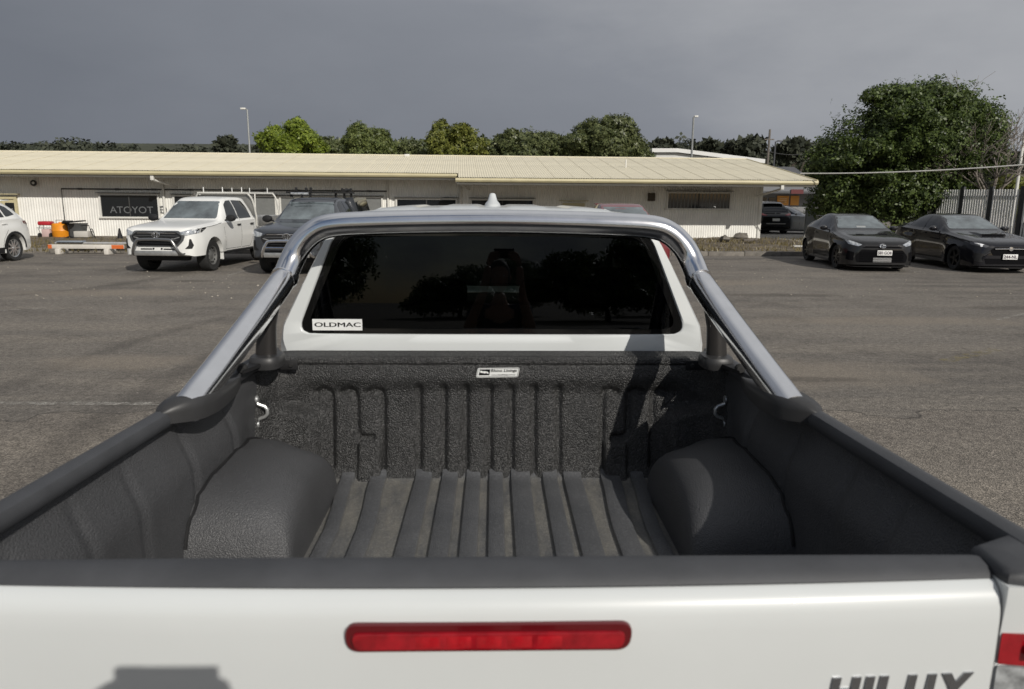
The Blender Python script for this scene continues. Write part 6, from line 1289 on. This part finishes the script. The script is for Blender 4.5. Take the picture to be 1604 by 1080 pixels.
def suv(label, x_, y, rz, paint, rim=RIMS, rear_txt=None, round_lamps=False, clad=True, style='ten'):
    root = thing('parked_wagon', label, 'car', (x_, y, 0), rz); b_, bv, f = body(SUV, paint, root)
    one('windscreen', bv, [(-.70, 1.19), (.70, 1.19), (.575, 1.60), (-.575, 1.60)], 'f', SCREEN, root, .07, .006, .05); one('rear_window', bv, [(-.62, 1.20), (.62, 1.20), (.52, 1.56), (-.52, 1.56)], 'r', GLASSD, root, .06, .006, .05)
    both('front_side_glass', bv, [(1.0, 1.17), (1.72, 1.19), (1.70, 1.60), (1.40, 1.56)], 'l', GLASSD, root, .07, .005, .03); both('rear_side_glass', bv, [(1.78, 1.19), (2.52, 1.21), (2.48, 1.585), (1.76, 1.605)], 'l', GLASSD, root, .07, .005, .03); both('quarter_glass', bv, [(2.58, 1.215), (3.02, 1.27), (2.86, 1.48), (2.55, 1.575)], 'l', GLASSD, root, .06, .005, .03)
    seam('door_gap', bv, [(.80, 1.08), (.76, .7), (.80, .38), (1.72, .38), (1.75, .7), (1.75, 1.60)], root); seam('door_gap', bv, [(1.75, .38), (2.20, .38), (2.26, .62), (2.46, .86), (2.56, 1.19)], root); seam('bonnet_gap', bv, [(-.7, .96), (0, 1.02), (.56, 1.08)], root)
    for s in (-1, 1):
        for yy in (1.58, 2.36): MB().box((s*.922, yy, 1.03), (.025, .18, .028), bev=.006).build('door_handle', paint, root, off=(0, 0, 0))
    mirror_pair(root, 1.02, .95, 1.20, paint, .115, .08)
    if round_lamps:
        for s in (-1, 1): MB().lathe([(0, -.05), (.09, -.04), (.10, 0), (.10, .25)], 18, 'y', (s*.60, -.86, .88)).build('headlamp', LAMP, root, off=(0, 0, 0)); MB().lathe([(0, -.06), (.075, -.05), (.08, .05)], 18, 'y', (s*.30, -1.0, 1.05)).build('driving_lamp', LAMPW, root, off=(0, 0, 0))
        MB().tube([(-.6, -.98, .55), (-.55, -1.02, .98), (.55, -1.02, .98), (.6, -.98, .55)], .035, 8).build('bull_bar', TRIM, root, off=(0, 0, 0))
    else: both('headlamp', bv, [(.50, .84), (.60, .80), (.84, .87), (.86, .94), (.66, .91)], 'f', LAMP, root, .03, .008, .015)
    one('grille', bv, [(-.46, .84), (.46, .84), (.50, .60), (-.50, .60)], 'f', TRIM, root, .06, .008, .04)
    both('tail_lamp', bv, [(.44, .99), (.60, .965), (.86, 1.02), (.87, 1.09), (.66, 1.085)], 'r', REDL, root, .03, .007, .012); both('side_lamp', bv, [(3.22, 1.02), (3.50, .98), (3.52, 1.04), (3.22, 1.09)], 'l', REDD, root, .04, .007, .01)
    one('rear_valance', bv, [(-.74, .45), (.74, .45), (.78, .62), (-.78, .62)], 'r', TRIM, root, .06, .006, .02); MB().box((0, 3.655, .56), (1.0, .03, .04), bev=.01).build('bumper_trim', ALLOY, root, off=(0, 0, 0)); MB().lathe([(0, .02), (.05, .018), (.055, 0)], 16, 'y', (0, 3.47, 1.06)).build('emblem', EMBL, root, off=(0, 0, 0))
    plate(root, 3.655, .76, rear_txt, .372, .134, 0, 1)
    MB().box((0, 3.08, 1.655), (1.05, .34, .03), bev=.012).build('spoiler', paint, root, off=(0, 0, 0))
    if clad:
        for a in (0, 2.70): both('arch_trim', bv, [(a+.47*math.cos(q), .355+.47*math.sin(q)) for q in [math.pi*i/12 for i in range(13)]]+[(a+.405*math.cos(q), .355+.405*math.sin(q)) for q in [math.pi-math.pi*i/12 for i in range(13)]], 'l', TRIM, root, .05, .010, 0)
        both('sill_trim', bv, [(.46, .25), (2.24, .25), (2.24, .40), (.46, .40)], 'l', TRIM, root, .1, .010, .01)
    for wx in (-.785, .785): wheel(root, wx, 0, .355, .235, style, rim); wheel(root, wx, 2.70, .355, .235, style, rim)
    under(root, -.7, 3.4, .64, .2, .6); return root
suv('white wagon cut off by the left edge, showing its silver rear wheel', -14.35, 18.3, R(-2), WHITE)
suv('maroon wagon whose roof shows just above the truck cab, in front of the plain wall', 3.62, 19.4, R(1), REDP)
suv('black wagon seen from behind with red tail lamps, beyond the right end of the office', 14.55, 41.6, R(180), BLACKP, rear_txt='·····' if False else None, clad=False)
sedan('silver sedan facing right beside the black wagon, beyond the right end of the office', 17.0, 38.6, R(62), SILVERP, False, None, RIMS)
suv('black off road wagon with round lamps at the right edge, behind the black sedan', 20.2, 23.9, R(-3), BLACKP, RIMB, round_lamps=True)

# the near truck's own wheels
for wx in (-.80, .80):
    for wy in (2.05, 5.135): wheel(truck, wx, wy-3.4, .385, .265, 'ten', RIMS)

# ------------------------------------------------------------------ the photographer, whose raised hands and phone throw the soft shadow on the tailgate
def skin(name, chains, m_, parent, sub_=1, root=0):
    vs = []; es = []; rs = []
    idx = {}
    for ch in chains:
        prev = None
        for p, r_ in ch:
            k = tuple(round(c, 4) for c in p)
            if k not in idx: idx[k] = len(vs); vs.append(p); rs.append(r_)
            if prev is not None: es.append((prev, idx[k]))
            prev = idx[k]
    me = bpy.data.meshes.new(name); me.from_pydata(vs, es, []); me.materials.append(m_); o = link(name, me, parent)
    sm = o.modifiers.new('skin', 'SKIN'); sm.use_smooth_shade = True
    for i, r_ in enumerate(rs): me.skin_vertices[0].data[i].radius = (r_, r_) if not isinstance(r_, tuple) else r_
    me.skin_vertices[0].data[root].use_root = True
    sb_ = o.modifiers.new('smooth', 'SUBSURF'); sb_.levels = sub_; sb_.render_levels = sub_; return o
SKIN = mat('skin', (.42, .25, .18), .5); SHIRT = mat('navy_shirt', (.03, .035, .06), .8); TROU = mat('grey_trousers', (.06, .06, .065), .85); HAIR = mat('dark_hair', (.02, .015, .012), .6); SHOE = mat('dark_shoes', (.02, .02, .02), .6)
PX, PY = .05, -.50
per = thing('person', 'person in a navy shirt standing behind the tailgate, holding a phone up in both hands', 'person', (PX, PY, 0))
def pp(x_, y, z): return (x_, y, z)
J = dict(pel=(0, 0, .94), sp=(0, .01, 1.12), ch=(0, .0, 1.34), nk=(0, .01, 1.50), hd=(0, .035, 1.58))
LH = (-.052, .445, 1.842); RH = (.112, .445, 1.842)
torso = [[(J['pel'], (.15, .11)), (J['sp'], (.14, .105)), (J['ch'], (.165, .115)), (J['nk'], .058), (J['hd'], .052)]]
for s, h in ((-1, LH), (1, RH)):
    torso.append([(J['ch'], (.165, .115)), ((s*.185, .0, 1.43), .062), ((s*.235, .14, 1.30), .046), ((s*.25, .20, 1.28), .044), ((h[0]*.6+s*.095, .33, 1.56), .038), ((h[0]+s*.035, .43, 1.765), .027)])
    torso.append([(J['pel'], (.15, .11)), ((s*.10, .0, .84), .095), ((s*.11, .02, .49), .060), ((s*.115, .0, .28), .054), ((s*.12, -.02, .09), .040), ((s*.125, .12, .045), .036)])
body_ = skin('body', torso, SKIN, per, 2)
hm_ = MB(); rg = []
for i in range(15):
    t_ = math.pi*i/14; z = 1.71-.125*math.cos(math.pi-t_)*-1 if False else 1.695+.125*-math.cos(t_); rr = math.sin(t_)
    w_ = .078*rr**.8*(.82+.18*min(1, i/7)); d_ = .098*rr**.8
    rg.append([(w_*math.cos(q), .04+d_*math.sin(q)+(.018*math.exp(-((z-1.675)/.022)**2)*max(0, math.sin(q))**14)+(.008*math.exp(-((z-1.635)/.012)**2)*max(0, math.sin(q))**8), z) for q in [2*math.pi*k/28 for k in range(28)]])
hm_.loft(rg); head = hm_.build('head', SKIN, per, 60, off=(0, 0, 0))
for s in (-1, 1):
    MB().loft([[(s*(.079+.004*math.cos(q)+dx), .035+.018*math.cos(q)*k, 1.685+.032*math.sin(q)*k) for q in [2*math.pi*j/12 for j in range(12)]] for dx, k in ((-.004, .8), (.006, 1), (.012, .7))]).build('ear', SKIN, head, off=(0, 0, 0))
    MB().lathe([(0, .012), (.008, .008), (.012, 0)], 10, 'y', (s*.031, .122, 1.70)).build('eye', mat('eye_white', (.6, .6, .58), .2), head, off=(0, 0, 0))
MB().box((0, .132, 1.635), (.045, .010, .010), bev=.004).build('mouth', mat('lips', (.35, .13, .11), .5), head, off=(0, 0, 0))
rg = []
for i in range(9):
    t_ = math.pi*(.40+.6*i/8); z = 1.700+.130*-math.cos(t_); rr = math.sin(t_); rg.append([(.086*rr**.8*math.cos(q), .032+.104*rr**.8*math.sin(q)*(.86 if math.sin(q) > 0 and i < 4 else 1), z) for q in [2*math.pi*k/24 for k in range(24)]])
MB().loft(rg).build('hair', HAIR, head, 60, off=(0, 0, 0))
# clothes as slightly larger skins over the body
skin('shirt', [[((0, 0, .90), (.165, .125)), ((0, .01, 1.12), (.155, .118)), (J['ch'], (.178, .126)), ((0, .005, 1.455), (.09, .07))]] + [[(J['ch'], (.178, .126)), ((s*.185, .0, 1.43), .073), ((s*.222, .105, 1.33), .060)] for s in (-1, 1)], SHIRT, per, 2)
skin('trousers', [[((0, 0, .96), (.158, .118)), ((s*.10, .0, .84), .108), ((s*.11, .02, .49), .074), ((s*.115, .0, .28), .068), ((s*.12, -.015, .12), .062)] for s in (-1, 1)], TROU, per, 2)
for s in (-1, 1): MB().loft([[(s*.125+.048*w_*math.cos(q), y, .002+hh*(.5+.5*math.sin(q))) for q in [2*math.pi*k/14 for k in range(14)]] for y, w_, hh in ((-.09, .6, .06), (-.06, .85, .09), (0, .9, .10), (.08, 1, .075), (.16, .95, .055), (.20, .5, .04))]).build('shoe', SHOE, per, 50, off=(0, 0, 0))
# hands: palm, four unequal fingers behind the phone, thumb on its near side
for s, h in ((-1, LH), (1, RH)):
    wr = (h[0]+s*.035, .43, 1.765); pc = (h[0]+s*.022, .440, 1.815); ch_ = [[(wr, (.027, .018)), (pc, (.036, .015))]]
    for k, (dz, ln) in enumerate(((.050, .066), (.034, .074), (.017, .070), (.000, .056))):
        z = 1.805+dz; b0 = (h[0]+s*.014, .452, z); ch_.append([(pc, (.036, .015)), (b0, .0095), ((h[0]-s*.002, .474, z+.004), .0088), ((h[0]-s*(ln*.45), .4815, z+.006), .0080), ((h[0]-s*(ln*.72), .480, z+.006), .0072)])
    ch_.append([(pc, (.036, .015)), ((h[0]+s*.006, .428, 1.80), .0115), ((h[0]-s*.016, .438, 1.818), .0100), ((h[0]-s*.030, .4455, 1.836), .0085)])
    skin('hand', ch_, SKIN, per, 2)
ph = thing('phone', 'dark phone held level in both hands of the person behind the tailgate', 'phone', (.080, -.026, 1.852))
MB().box((0, 0, 0), (.150, .0085, .074), bev=.004).build('body', BLACKP, ph, off=(0, 0, 0)); MB().box((0, -.0048, 0), (.143, .001, .068)).build('screen', GLASSD, ph, off=(0, 0, 0)); MB().box((-.053, .005, .018), (.034, .003, .034), bev=.001).build('camera_bump', TRIM, ph, off=(0, 0, 0))

# repeats of a kind share a group
for o in list(bpy.data.objects):
    if o.parent is None and o.get('category'):
        g = {'tree': 'trees behind the office roof', 'scrub_tree': 'low scrubby trees behind the office roof', 'skyline_tree': 'dark trees on the skyline', 'street_tree': 'trees across the road behind the photographer', 'lamp_post': 'lamp posts round the car park', 'power_pole': 'timber power poles', 'parked_ute': 'utes parked along the kerb', 'parked_sedan': 'cars parked in the yard', 'parked_wagon': 'cars parked in the yard', 'parked_hatchback': 'cars parked in the yard', 'plank': 'planks stacked on the barrier board', 'block': 'blocks under the barrier board', 'rock': 'rocks on the dirt strip'}.get(o.name.split('.')[0])
        if g: o['group'] = g
